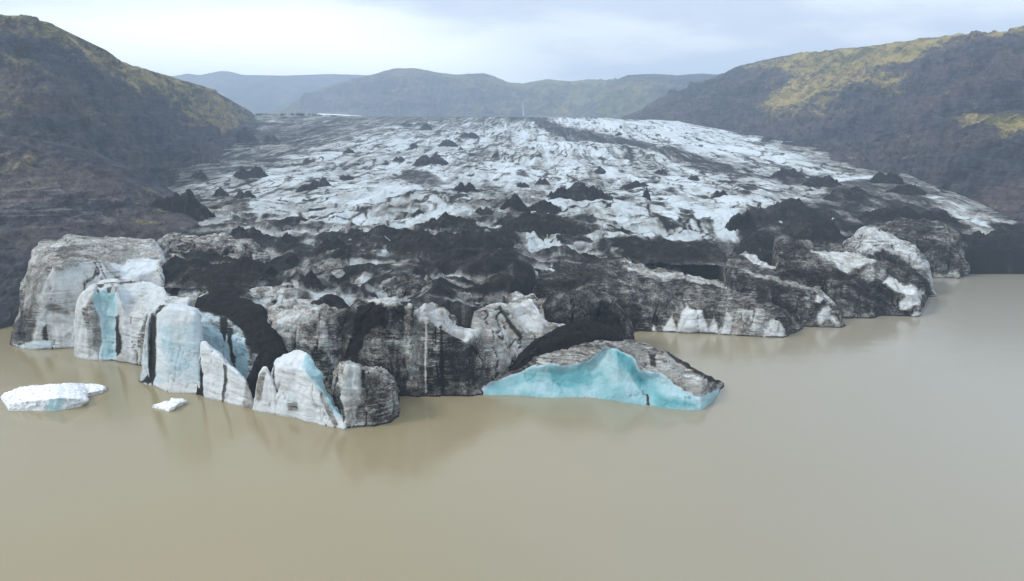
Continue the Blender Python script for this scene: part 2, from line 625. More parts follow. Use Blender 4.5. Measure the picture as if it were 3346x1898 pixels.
# middle range with the waterfall cliff
hill('mountain', dcols([
    (640, (340, 3150), (320, 3430), (310, 3625), (300, 3850)), (700, (340, 3150), (308, 3430), (288, 3625), (270, 3850)), (770, (340, 3150), (292, 3430), (258, 3625), (236, 3850)),
    (840, (340, 3150), (285, 3430), (240, 3625), (207, 3850)), (890, (340, 3150), (285, 3430), (225, 3600), (195, 3850)),
    (930, (340, 3150), (285, 3430), (215, 3585), (188, 3850)), (958, (340, 3150), (285, 3430), (215, 3585), (178, 3850)),
    (985, (340, 3150), (285, 3430), (212, 3585), (172, 3850)), (1040, (340, 3150), (285, 3430), (215, 3585), (170, 3850)),
    (1090, (340, 3150), (285, 3430), (222, 3585), (179, 3850)), (1140, (340, 3150), (285, 3430), (226, 3585), (187, 3850)),
    (1210, (340, 3150), (285, 3430), (228, 3585), (183, 3850)), (1240, (340, 3150), (287, 3430), (230, 3585), (191, 3850)),
    (1270, (340, 3150), (288, 3430), (233, 3585), (206, 3850)), (1310, (340, 3150), (290, 3500), (245, 3625), (208, 3850)),
    (1340, (340, 3150), (290, 3430), (232, 3585), (203, 3850)), (1370, (340, 3150), (290, 3430), (230, 3585), (197, 3850)),
    (1430, (340, 3150), (290, 3430), (232, 3585), (203, 3850)), (1490, (340, 3150), (292, 3390), (228, 3585), (199, 3850)),
    (1560, (340, 3150), (292, 3390), (225, 3585), (201, 3850)), (1660, (340, 3150), (300, 3500), (235, 3500), (215, 3780)),
    (1760, (340, 3080), (300, 3430), (250, 3430), (235, 3780))]),
    3.5, 130, lambda U, V, G, nz: 0.32 + 0.5 * smooth(U, 1450, 2050) * 1.0 + 0.2 * smooth(nz, .5, .8), 4, 42, 280, mat=M_FAR,
    patches=[(D((1120, 187), (1260, 205), (1300, 225), (1120, 226)), 'grass', 0.75, 10),
             (D((1340, 205), (1560, 205), (1700, 240), (1640, 290), (1470, 280), (1420, 245), (1330, 225)), 'grass', 1.15, 12)],
    crest_amp=0.3, sm=1)

# hill above the right end of the range
hill('mountain', dcols([
    (1430, (330, 2860), (300, 2925), (297, 3030), (294, 3185)), (1480, (330, 2860), (290, 2925), (268, 3030), (252, 3185)),
    (1520, (330, 2860), (280, 2925), (235, 3030), (215, 3185)), (1550, (330, 2860), (285, 2925), (225, 3030), (197, 3185)),
    (1575, (330, 2860), (290, 2925), (218, 3030), (187, 3185)), (1640, (330, 2860), (290, 2925), (215, 3030), (184, 3185)),
    (1700, (330, 2860), (285, 2925), (220, 3030), (188, 3185)), (1760, (330, 2860), (280, 2925), (220, 3030), (183, 3185)),
    (1800, (330, 2860), (280, 2925), (225, 3030), (186, 3185)), (1900, (330, 2860), (280, 2925), (230, 3030), (200, 3185))]),
    3.5, 110, lambda U, V, G, nz: 0.45 - 0.3 * smooth(U, 2150, 2300), 6, 18, 170, mat=M_FAR,
    patches=[(D((1500, 232), (1600, 215), (1650, 240), (1620, 285), (1500, 290)), 'grass', 1.0, 14)], crest_amp=0.3, sm=1)

# left hillside
hill('hill', dcols([
    (-260, (700, 420), (440, 520), (330, 570), (180, 640), (60, 720)),
    (-60, (700, 420), (440, 520), (330, 570), (175, 650), (44, 720)),
    (0, (650, 420), (440, 520), (330, 570), (170, 650), (40, 730)), (60, (640, 430), (440, 530), (320, 590), (165, 670), (42, 750)),
    (120, (620, 440), (440, 540), (320, 600), (170, 690), (55, 780)), (150, (610, 450), (440, 560), (320, 620), (185, 710), (76, 800)),
    (190, (600, 460), (440, 580), (330, 650), (205, 740), (105, 830)), (240, (590, 480), (440, 620), (335, 700), (220, 790), (134, 870)),
    (300, (570, 510), (450, 680), (340, 760), (235, 850), (155, 930)), (360, (540, 560), (440, 770), (340, 840), (245, 920), (170, 1000)),
    (410, (480, 660), (415, 880), (330, 930), (255, 1010), (187, 1080)), (440, (450, 720), (400, 930), (325, 990), (260, 1060), (197, 1120)),
    (500, (410, 860), (372, 1060), (320, 1110), (262, 1180), (212, 1240)), (545, (380, 960), (350, 1150), (310, 1200), (270, 1270), (234, 1320)),
    (590, (350, 1080), (325, 1260), (305, 1310), (282, 1370), (262, 1420)), (618, (330, 1200), (305, 1400), (298, 1420), (290, 1450), (284, 1480)),
    (640, (330, 1250), (305, 1400), (300, 1420), (296, 1450), (292, 1480))]),
    3.0, 330, lambda U, V, G, nz: 0.10 + 0.05 * nz, 11, 17, 110, sm=3,
    patches=[(D((-80, 30), (130, 45), (200, 100), (420, 185), (560, 235), (640, 300), (540, 330), (470, 290), (400, 240), (330, 230), (290, 190), (180, 150), (60, 110), (-80, 80)), 'grass', 0.85, 20),
             (D((20, 45), (110, 55), (160, 110), (140, 120), (60, 85)), 'grass', 0.95, 14),
             (D((380, 215), (470, 260), (600, 290), (590, 320), (500, 320), (430, 260)), 'grass', 0.72, 16),
             (D((-60, 130), (60, 170), (110, 210), (60, 220), (-60, 170)), 'grass', 0.5, 20),
             (D((-60, 200), (60, 260), (160, 330), (120, 420), (-60, 440)), 'grass', 0.30, 40)], crest_amp=0.5)

# scree slope and terraces in front of it, down to the lagoon
hill('scree_slope', dcols([
    (-280, (870, 275), (700, 320), (600, 360), (520, 400), (440, 440), (330, 470)),
    (-40, (850, 282), (700, 320), (600, 360), (520, 400), (440, 440), (335, 472)),
    (0, (832, 290), (690, 322), (600, 360), (520, 400), (440, 440), (335, 475)),
    (60, (800, 300), (680, 325), (590, 365), (515, 405), (440, 445), (340, 485)),
    (130, (760, 315), (660, 335), (580, 370), (510, 410), (440, 450), (352, 500)),
    (200, (740, 325), (640, 345), (570, 378), (505, 420), (445, 460), (388, 505)),
    (290, (720, 335), (620, 360), (562, 388), (510, 430), (455, 475), (420, 510)),
    (340, (700, 345), (610, 370), (560, 395), (515, 440), (480, 470), (460, 510)),
    (400, (690, 350), (610, 375), (560, 400), (530, 440), (505, 470), (492, 500)),
    (470, (680, 355), (610, 380), (565, 405), (545, 435), (525, 455), (512, 480)),
    (500, (680, 355), (610, 380), (575, 400), (565, 420), (560, 440), (556, 460))]),
    2.6, 330, lambda U, V, G, nz: 0.12 + 0 * U, 15, 4.5, 48, sm=3, back=120,
    patches=[(D((-60, 425), (160, 430), (260, 470), (330, 480), (340, 560), (200, 600), (-60, 600)), 'pale', 0.52, 22),
             (D((-60, 600), (60, 600), (60, 850), (-60, 850)), 'pale', -0.25, 20),
             (D((0, 250), (120, 330), (140, 430), (0, 440)), 'grass', 0.3, 30),
             (D((330, 480), (500, 500), (480, 560), (330, 570)), 'grass', 0.33, 12)])

# right hillside
hill('hill', dcols([
    (1560, (330, 1500), (302, 1650), (298, 1750), (295, 1900), (293, 2000)), (1610, (330, 1500), (300, 1600), (290, 1700), (284, 1850), (280, 1980)),
    (1650, (330, 1450), (305, 1560), (285, 1650), (265, 1800), (248, 1950)), (1720, (340, 1400), (308, 1500), (280, 1600), (250, 1780), (222, 1920)),
    (1800, (350, 1300), (320, 1400), (280, 1500), (230, 1700), (189, 1900)), (1850, (360, 1200), (330, 1330), (280, 1440), (215, 1640), (166, 1820)),
    (1900, (370, 1150), (340, 1260), (285, 1380), (205, 1580), (152, 1760)), (2000, (390, 1050), (358, 1130), (290, 1260), (195, 1480), (134, 1660)),
    (2100, (420, 900), (378, 1010), (290, 1150), (190, 1380), (124, 1560)), (2200, (450, 800), (412, 900), (290, 1060), (180, 1290), (113, 1470)),
    (2300, (480, 720), (440, 820), (290, 980), (170, 1200), (99, 1380)), (2400, (520, 640), (480, 740), (290, 900), (150, 1100), (90, 1290)),
    (2500, (560, 570), (520, 680), (290, 830), (130, 1000), (80, 1200)), (2567, (590, 530), (540, 650), (290, 800), (120, 950), (73, 1130)),
    (2850, (590, 530), (540, 650), (290, 780), (110, 900), (50, 1030))]),
    3.2, 330, lambda U, V, G, nz: 0.16 + 0 * U, 21, 20, 130, sm=2,
    patches=[(D((1860, 168), (2000, 138), (2380, 95), (2700, 62), (2700, 88), (2480, 100), (2370, 130), (2250, 165), (2080, 190), (1980, 190)), 'grass', 0.95, 10),
             (D((2050, 180), (2200, 150), (2390, 112), (2380, 145), (2240, 170), (2120, 205), (2000, 240), (1980, 220)), 'grass', 1.0, 14),
             (D((1900, 270), (2040, 200), (2280, 200), (2300, 235), (2160, 245), (2060, 280), (1920, 290)), 'grass', 0.70, 24),
             (D((1930, 255), (2030, 245), (2010, 275), (1930, 280)), 'grass', 0.95, 10),
             (D((2200, 215), (2270, 210), (2270, 235), (2200, 240)), 'grass', 0.8, 12),
             (D((2380, 120), (2567, 105), (2567, 280), (2300, 290), (2260, 220)), 'grass', 0.12, 14)], crest_amp=0.4)

# nearer spur at the right edge, down to the lagoon
hill('hill', dcols([
    (2120, (440, 960), (415, 965), (410, 970), (405, 975), (400, 980)), (2170, (450, 920), (410, 930), (402, 940), (396, 950), (390, 960)),
    (2210, (460, 890), (422, 900), (400, 910), (382, 925), (362, 940)), (2270, (480, 810), (442, 830), (410, 845), (375, 865), (332, 890)),
    (2330, (510, 720), (466, 750), (425, 775), (365, 810), (305, 850)), (2380, (540, 640), (488, 680), (440, 715), (362, 765), (290, 820)),
    (2430, (600, 520), (510, 615), (455, 660), (367, 720), (284, 790)), (2480, (683, 416), (545, 545), (475, 600), (378, 680), (283, 760)),
    (2567, (685, 416), (575, 500), (500, 560), (385, 640), (282, 730)), (2850, (690, 413), (600, 460), (510, 520), (380, 590), (275, 680))]),
    2.6, 300, lambda U, V, G, nz: 0.12 + 0 * U, 27, 10, 80, sm=2,
    patches=[(D((2350, 285), (2700, 285), (2700, 380), (2540, 355), (2470, 318), (2380, 300)), 'grass', 0.75, 14),
             (D((2470, 295), (2567, 305), (2600, 350), (2520, 330)), 'grass', 1.05, 10),
             (D((2430, 600), (2700, 600), (2700, 700), (2430, 700)), 'pale', 0.15, 20),
             (D((2430, 470), (2567, 490), (2567, 560), (2440, 520)), 'pale', 0.2, 20)], crest_amp=0.6)

# snow beyond the crest of the glacier
hill('snow_field', dcols([(770, (296, 1560), (290, 1700), (288, 1850)), (800, (296, 1560), (287, 1700), (284, 1850)),
                          (850, (298, 1560), (289, 1700), (286, 1850)), (903, (300, 1560), (292, 1700), (290, 1850)), (940, (302, 1560), (298, 1700), (296, 1850))]),
     4, 30, lambda U, V, G, nz: 0 * U, 51, 1.2, 60, mat=M_SNOW, sm=1, back=60, crest_amp=0.3)

# waterfall on the cliff
wf_u = np.linspace(-1, 1, 7)
rowsP = []
for k in range(40):
    f = k / 39
    v = (253 + f * 36) * 1.3035
    half = 0.6 + 1.5 * f + 0.8 * math.sin(k * 1.7)
    c = pt(np.full(7, 1310.5 * 1.3035 + 2.5 * f), np.full(7, v), np.full(7, 3340.0 - 40 * f))
    c[:, 0] += wf_u * half * 1.8 + 0.6 * math.sin(k * 2.3)
    c[:, 1] -= (1 - wf_u ** 2) * 3.0
    rowsP.append(c)
m_, t_ = new_mat('falling_water')
nn = t_.noise(t_.map(wpos(t_), (0.6, 0.6, 0.03)), 1, 5, 0.6)
finish(m_, t_, t_.mixc(t_.sm(nn, 0.35, 0.6), (0.60, 0.64, 0.70), (0.25, 0.30, 0.36)), 0.5)
wfG = np.stack(rowsP, 1)
back = wfG[::-1].copy()
back[..., 1] += 6
wfG = np.concatenate([wfG, back, wfG[:1]], 0)
wfo = make_mesh('waterfall', wfG.reshape(-1, 3), grid_faces(*wfG.shape[:2]), m_)
tag(wfo, 'thin white waterfall dropping down the distant cliff behind the glacier', 'waterfall')

# ------------------------------------------------------------------ glacier body
YV = np.array([378, 391, 443, 495, 560, 652, 730, 782, 850, 900, 1010, 1200.])
YC = np.array([1520, 1450, 1200, 1000, 800, 560, 430, 380, 325, 295, 240, 185.])
YR = np.array([1520, 1450, 1200, 1000, 800, 575, 470, 435, 405, 385, 345, 300.])


def body_Y(u, v):
    a = np.interp(v, YV, YC)
    b = np.interp(v, YV, YR)
    w_ = smooth(u, 1550, 2600)
    return a * (1 - w_) + b * w_


TOPU = np.array([300, 330, 350, 370, 420, 480, 560, 600, 622, 770, 850, 905, 1100, 1300, 1500, 1700, 1800, 1900, 2000, 2100, 2200, 2300, 2400, 2480, 2545, 2600, 2680]) * 1.3035
TOPV = np.array([520, 500, 470, 430, 398, 372, 343, 318, 287, 284, 288, 291, 292, 293, 295, 306, 326, 341, 357, 377, 410, 447, 487, 520, 553, 575, 600]) * 1.3035
LOWU = np.array([380, 600, 760, 1560, 1760, 2300, 2600, 3000, 3500])
LOWV = np.array([850, 870, 1020, 1020, 900, 870, 850, 830, 830.])


def flow(G):
    """coordinates along and across the fan of the ice stream"""
    x, y = G[..., 0] - 120, 2300 - G[..., 1]
    return np.arctan2(x, y), np.hypot(x, y)


def body_height(G, U, V):
    ang, dis = flow(G)
    near = 1 - smooth(G[..., 1], 330, 700)
    A = np.stack([ang * 26, dis / 170, 0 * ang], -1)
    wv = fbm(G / 90, 3, 0.5, 0, 2.0)
    d = 0
    d = d + 3.6 * fbm(A + wv[..., None] * 0.5, 4, 0.5, 1, 1.0) * smooth(G[..., 1], 300, 600)
    B = np.stack([ang * 90, dis / 95, 0 * ang], -1)
    d = d + 1.5 * fbm(B + wv[..., None] * 0.8, 4, 0.5, 1, 4.0)
    d = d + 1.3 * fbm(G / np.array([22, 30, 30.]), 5, 0.5, 1, 5.0) * (0.15 + 1.0 * near)
    d = d + 0.4 * fbm(G / np.array([5, 6, 9.]), 4, 0.55, 2, 6.0) * (0.3 + near)
    d = d + 9.0 * fbm(G / np.array([150, 110, 300.]), 2, 0.4, 0, 31.0) * smooth(G[..., 1], 380, 600)
    # hummocky ash-covered ice near the front
    d = d + near * (6.0 * hump(G) - 1.0)
    return d


def hump(G):
    return fbm(G / np.array([36, 27, 30.]) + 0.4 * fbm(G / 25, 3, 0.5, 0, 9.0)[..., None], 4, 0.5, 1, 8.0)


def build_body():
    u0, u1 = 318 * 1.3035, 2640 * 1.3035
    nc, nr = 1250, 640
    U = np.linspace(u0, u1, nc)
    vt = np.interp(U, TOPU, TOPV)
    vl = np.interp(U, LOWU, LOWV)
    vl = np.maximum(vl, vt + 60)
    T = np.linspace(0, 1, nr)
    T = T ** 0.85
    VV = vl[:, None] * (1 - T) + vt[:, None] * T
    UU = np.repeat(U[:, None], nr, 1)
    G = pt(UU, VV, body_Y(UU, VV))
    h = body_height(G, UU, VV)
    edge = smooth(VV - vt[:, None], 0, 30)
    h = h * (0.35 + 0.65 * edge)
    G[..., 2] += h
    # dirt ---------------------------------------------------------------
    ang, dis = flow(G)
    hn = h / 7.0
    n1 = fbm(np.stack([ang * 22, dis / 120, 0 * ang], -1) + 3, 5, 0.6, 0, 12.0)
    n2 = fbm(G / 30, 4, 0.6, 0, 13.0)
    n3 = fbm(np.stack([ang * 75, dis / 220, 0 * ang], -1) + 0.3 * n2[..., None], 4, 0.6, 0, 21.0)
    dirt = 0.26 + 0.20 * n1 + 0.13 * n2 + 0.26 * n3 - 0.07 * hn
    near = 1 - smooth(G[..., 1], 330, 640)
    # ash sits on the crests of the hummocks, their sides are washed grey
    hp = hump(G)
    near_d = 0.34 * smooth(hp, 0.0, 0.35) - 0.10 + 0.22 * fbm(G / np.array([22, 9, 20.]), 4, 0.6, 0, 23.0)
    # scattered ash flecks, denser on the left
    fk = fbm(np.stack([ang * 95, dis / 34, 0 * ang], -1), 5, 0.62, 0, 25.0)
    dirt += 0.45 * smooth(fk + 0.12 * smooth(-G[..., 0], -60, 300), 0.20, 0.50)
    # fine dark cracks that follow the fan
    ck = np.abs(fbm(np.stack([ang * 60 + 0.5 * n2, dis / 110, 0 * ang], -1), 3, 0.55, 0, 17.0))
    dirt += 0.55 * np.exp(-(ck / 0.034) ** 2)
    ck = np.abs(fbm(np.stack([ang * 24, dis / 26 + 0.8 * n2, 0 * ang], -1), 3, 0.55, 0, 19.0))
    dirt += 0.36 * np.exp(-(ck / 0.030) ** 2)
    wu = fbm(G / 40, 4, 0.6, 0, 14.0)
    wv = fbm(G / 34, 4, 0.6, 0, 15.0)
    for poly, val, soft in BODY_PATCH:
        pl = np.array(poly)
        lo, hi = pl.min(0) - 3 * soft - 15, pl.max(0) + 3 * soft + 15
        mk = (UU > lo[0]) & (UU < hi[0]) & (VV > lo[1]) & (VV < hi[1])
        if not mk.any():
            continue
        s = sdist(poly, UU[mk] + wu[mk] * soft * 2.2, VV[mk] + wv[mk] * soft * 1.2)
        f = smooth(s, -soft, soft)
        dirt[mk] += (val * f) if val < 0 else (val - np.minimum(dirt[mk], val)) * f
    dirt += 1.35 * (near_d - 0.03) * near * smooth(dirt, 0.1, 0.4)
    blue = 0.10 * smooth(VV, 560, 760) * smooth(0.35 - dirt, 0, 0.2)
    # back and foot
    top, bot = G[:, -1], G[:, 0]
    b1 = top + np.array([0, 30, -5.0])
    b2 = top + np.array([0, 160, 0.0])
    b2[:, 2] = np.minimum(b2[:, 2] - 60, 20)
    f0 = bot.copy()
    f0[:, 2] = -2
    G = np.concatenate([f0[:, None], G, b1[:, None], b2[:, None]], 1)
    ex = lambda A: np.concatenate([A[:, :1], A, A[:, -1:], A[:, -1:]], 1)
    dirt, blue, UU, VV = ex(dirt), ex(blue), ex(UU), ex(VV)
    fa, fd = ex(ang) * 140, ex(dis) / 9.0 * 1.0
    F = grid_faces(*G.shape[:2])
    org = (0, 600, 0)
    root = empty('glacier', org)
    tag(root, 'broad ash streaked white glacier tongue flowing down between the hills to the lagoon', 'glacier')
    P = G.reshape(-1, 3)
    at = {'dirt': np.clip(dirt, -0.2, 1.1).ravel(), 'blue': blue.ravel(), 'fa': fa.ravel(), 'fd': fd.ravel()}
    # the moraine band is a part of its own
    s = sdist(MORAINE, UU + ex(wu) * 14, VV + ex(wv) * 9).ravel()
    fm = (s[F] > 0).sum(1) >= 3
    make_mesh('ice_surface', P, F[~fm], M_BODY, at, root, origin=org)
    o = make_mesh('moraine_band', P, F[fm], M_BODY, at, root, origin=org)
    o['label'] = 'narrow black moraine band running down the white ice'
    return G


MORAINE = D((1330, 296), (1370, 294), (1420, 322), (1560, 345), (1700, 375), (1790, 395), (1870, 425), (1960, 440), (2080, 455), (2085, 475),
            (1960, 462), (1850, 440), (1760, 415), (1690, 395), (1560, 368), (1430, 352), (1380, 340))
BODY_PATCH = [
    # white right lobe
    (D((1400, 290), (1750, 300), (2100, 380), (2350, 480), (2180, 470), (1980, 420), (1800, 380), (1600, 340), (1430, 315)), -0.16, 14),
    (MORAINE, 0.72, 7),
    # bluish grey, dirtier upper left
    (D((560, 280), (1300, 286), (1180, 315), (900, 345), (700, 400), (520, 480), (360, 500), (340, 440), (480, 370)), 0.48, 34),
    (D((600, 320), (760, 300), (900, 318), (760, 345), (640, 370), (560, 360)), 0.58, 14),
    (D((880, 285), (1250, 288), (1100, 300), (900, 300)), 0.55, 8),
    (D((1260, 285), (1345, 288), (1340, 300), (1270, 302)), 0.6, 6),
    # clean centre
    (D((930, 330), (1350, 310), (1700, 400), (1850, 480), (1900, 570), (1750, 600), (1500, 560), (1250, 480), (1000, 430), (800, 480), (700, 520), (620, 470)), -0.07, 40),
    # crevasse pocket
    (D((1010, 425), (1080, 432), (1110, 455), (1105, 480), (1030, 470), (1005, 450)), 0.55, 8),
    (D((1190, 490), (1260, 480), (1380, 470), (1350, 520), (1230, 560), (1170, 545)), 0.42, 14),
    # left lower dark ground
    (D((320, 470), (400, 480), (500, 505), (500, 560), (420, 590), (320, 590)), 0.85, 12),
    (D((470, 500), (620, 520), (640, 560), (560, 575), (470, 560)), 0.40, 16),
    # dark hummocks behind the front
    (D((60, 575), (500, 560), (760, 568), (1000, 575), (1280, 540), (1450, 560), (1500, 590), (1750, 605), (1900, 590), (1880, 840), (300, 840), (60, 700)), 0.45, 14),
    (D((1020, 590), (1260, 575), (1320, 620), (1560, 640), (1840, 620), (1900, 720), (1900, 840), (1300, 840), (1180, 740), (1030, 650)), 0.54, 16),
    (D((330, 640), (480, 640), (560, 690), (700, 700), (880, 650), (900, 600), (760, 590), (600, 610), (440, 620)), 0.55, 12),
    # right: black hummocks
    (D((1850, 550), (1960, 525), (2080, 500), (2200, 500), (2330, 520), (2450, 570), (2600, 590), (2600, 700), (2000, 720), (1780, 620), (1800, 598), (1900, 580)), 0.64, 14),
    (D((1700, 600), (1900, 590), (2100, 560), (2200, 640), (2150, 760), (1700, 720)), 0.66, 14),
    (D((1920, 430), (1990, 425), (2080, 450), (2090, 470), (1980, 465)), 0.6, 6),
    (D((2080, 470), (2240, 460), (2300, 490), (2420, 530), (2300, 520), (2180, 520), (2070, 500)), 0.58, 12),
    (D((2240, 440), (2340, 460), (2500, 530), (2560, 560), (2480, 560), (2340, 500)), 0.30, 12),
    (D((1940, 555), (2010, 548), (2100, 556), (2060, 566), (1950, 574)), -0.6, 4),
    (D((2520, 560), (2700, 560), (2700, 900), (2440, 900), (2440, 590)), 0.80, 12),
    # greyer right margin
    (D((1900, 335), (2100, 372), (2300, 440), (2560, 545), (2600, 600), (2420, 530), (2250, 470), (2080, 410), (1900, 362)), 0.40, 12),
    # pale strips among the black
    (D((400, 590), (760, 574), (1040, 580), (760, 600), (520, 600)), -0.22, 8),
    (D((1280, 598), (1600, 596), (1700, 606), (1480, 616), (1300, 612)), -0.26, 8),
    (D((2130, 528), (2200, 520), (2240, 535), (2180, 540)), -0.3, 5),
    (D((2380, 555), (2440, 560), (2520, 590), (2480, 595)), -0.4, 6),
]
BG = build_body()


# ------------------------------------------------------------------ blocks of ice along the front
def block(name, label, cat, cols, seed=0, dirt0=0.12, topdirt=0.0, blue0=0.0, patches=(), parts=(), amp=1.0, flute=0.8,
          step=0.42, rnd=3, mat=None, group=None, backd=14.0, backz=-2.0, layer=0.3, body='ice_body', cap=8, attr_amp=1.0, fac=1.0):
    """cols: (u, base row on the water, (v, dY), ...): a shell lofted up from its waterline,
    over the rim and down its far side. patches: (polygon, channel, value, softness)
    parts: (part name, polygon, material, label)"""
    cu = np.array([c[0] for c in cols], float)
    n = len(cols[0]) - 2
    vb = np.array([c[1] for c in cols], float)
    ym = waterY(vb.mean())
    du = step * FPX / ym
    U = np.arange(cu[0], cu[-1], du)
    VB = np.interp(U, cu, vb)
    Y0 = waterY(VB)
    pts = [pt(U, VB, Y0)]
    vs = [VB]
    lo = pts[0].copy()
    lo[:, 2] = -2.5
    for k in range(n):
        v = np.interp(U, cu, [c[k + 2][0] for c in cols])
        y = Y0 + np.interp(U, cu, [c[k + 2][1] for c in cols])
        pts.append(pt(U, v, y))
        vs.append(v)
    bk = pts[-1].copy()
    bk[:, 1] += backd
    bk[:, 0] *= (1 + backd / bk[:, 1])
    bk1 = (pts[-1] + bk) / 2
    bk1[:, 2] = np.maximum(pts[-1][:, 2] - 0.35 * backd, backz)
    bk[:, 2] = backz
    P = [lo] + pts + [bk1, bk]
    V = [VB] + vs + [vs[-1], vs[-1]]
    G, VV = [], []
    for k in range(len(P) - 1):
        L = np.mean(np.linalg.norm(P[k + 1] - P[k], axis=-1))
        hidden = k >= len(P) - 3
        m = max(2, int(L / (step * (2.5 if hidden else 1.0))))
        for j in range(m + (1 if k == len(P) - 2 else 0)):
            f = j / m
            G.append(P[k] * (1 - f) + P[k + 1] * f)
            VV.append(V[k] * (1 - f) + V[k + 1] * f)
    G = np.stack(G, 1)
    VV = np.stack(VV, 1)
    UU = np.repeat(U[:, None], G.shape[1], 1)
    # side walls: shrink the end profiles to their feet
    def side(p, sgn):
        foot = np.stack([np.interp(p[:, 1], [p[:, 1].min(), p[:, 1].max()], [p[0, a], p[-1, a]]) for a in range(3)], -1)
        foot[:, 2] = -2.5
        out = []
        for k in range(1, cap + 1):
            f = k / cap
            q = p * (1 - f) + foot * f
            q[:, 0] += sgn * 1.6 * math.sin(min(1, f * 1.4) * math.pi / 2)
            out.append(q)
        return out
    L_, R_ = side(G[0], -1)[::-1], side(G[-1], 1)
    G = np.concatenate([np.stack(L_), G, np.stack(R_)], 0)
    VV = np.concatenate([np.repeat(VV[:1], cap, 0), VV, np.repeat(VV[-1:], cap, 0)], 0)
    UU = np.concatenate([np.repeat(UU[:1], cap, 0), UU, np.repeat(UU[-1:], cap, 0)], 0)
    G = blur(blur(G, rnd, 1), max(1, rnd - 1), 0)
    N = grid_normals(G)
    if (N[..., 1].mean() > 0):
        N = -N
    fw = smooth(G[..., 2], -2, 3)
    q = G
    nn = amp * (2.2 * fbm(q / 12, 3, 0.45, 2, seed + 1) + 0.9 * fbm(q / np.array([4.2, 4.2, 6.5]), 4, 0.5, 2, seed + 2))
    fl = fbm(q / np.array([3.4, 3.4, 40.]), 3, 0.55, 2, seed + 3)
    ck = np.abs(fbm(q / np.array([9, 9, 45.]) + 0.15 * fl[..., None], 2, 0.5, 0, seed + 4))
    crack = np.exp(-(ck / 0.018) ** 2)
    ly = fbm(np.stack([q[..., 0] / 26, q[..., 1] / 26, (q[..., 2] + 0.12 * q[..., 0]) / 1.1], -1), 3, 0.6, 0, seed + 6)
    wq = q + 0.9 * np.stack([fbm(q / 5, 3, 0.5, 0, seed + 20), fbm(q / 5, 3, 0.5, 0, seed + 21), fbm(q / 5, 3, 0.5, 0, seed + 22)], -1)
    fc = fac * (0.85 * facets(wq, (7.5, 7.5, 16.0), seed) + 0.22 * facets(wq, (2.6, 2.6, 5.0), seed + 2))
    d = (nn * 0.75 + fc + flute * fl - 1.3 * amp * crack + layer * ly) * (0.25 + 0.75 * fw)
    G2 = G + N * d[..., None]
    N2 = grid_normals(G2)
    if (N2[..., 1].mean() > 0):
        N2 = -N2
    up = N2[..., 2]
    w1 = fbm(q / 7, 4, 0.55, 0, seed + 7)
    w2 = fbm(q / 6, 4, 0.55, 0, seed + 8)
    dirt = dirt0 + topdirt * smooth(up, 0.35, 0.8) + attr_amp * (0.10 * w1 + 0.50 * crack - 0.05 * nn)
    blue = np.full(dirt.shape, float(blue0)) + 0.10 * w2 * (blue0 > 0)
    for pc in patches:
        poly, ch, val, soft = pc
        s = sdist(poly, UU + w1 * soft * 1.6, VV + w2 * soft * 1.6)
        f = smooth(s, -soft, soft)
        if ch == 'dirt':
            dirt = dirt * (1 - f) + (val + attr_amp * 0.10 * w1) * f
        elif ch == 'blue':
            blue = blue * (1 - f) + val * f
    # wet dark line just over the water
    dirt = dirt + 0.35 * smooth(0.7 - G2[..., 2], 0, 0.6)
    P_ = G2.reshape(-1, 3)
    F = grid_faces(*G2.shape[:2])
    base = P_[:, :3][P_[:, 2] < 0.5]
    org = (float(base[:, 0].mean()), float(base[:, 1].mean()), 0.0)
    root = empty(name, org)
    tag(root, label, cat, group)
    at = {'dirt': dirt.ravel(), 'blue': np.clip(blue, 0, 1).ravel()}
    taken = np.zeros(len(F), bool)
    for pn, poly, pm, plab in parts:
        s = sdist(poly, UU + w1 * 9, VV + w2 * 9).ravel()
        fm = ((s[F] > 0).sum(1) >= 2) & ~taken
        if fm.any():
            o = make_mesh(pn, P_, F[fm], pm or mat or M_ICE, at, root, origin=org)
            if plab:
                o['label'] = plab
            taken |= fm
    make_mesh(body, P_, F[~taken], mat or M_ICE, at, root, origin=org)
    return root


def R1(*p):   # regions zoomed during measuring
    return [(0 + x * .515, 700 + y * .515) for x, y in p]


def R2(*p):
    return [(700 + x * .515, 700 + y * .515) for x, y in p]


def R3(*p):
    return [(1500 + x * .515, 700 + y * .515) for x, y in p]


def R5(*p):
    return [(1830 + x * .5906, 490 + y * .5906) for x, y in p]


def R4(*p):
    return [(2400 + x * .4464, 600 + y * .4464) for x, y in p]


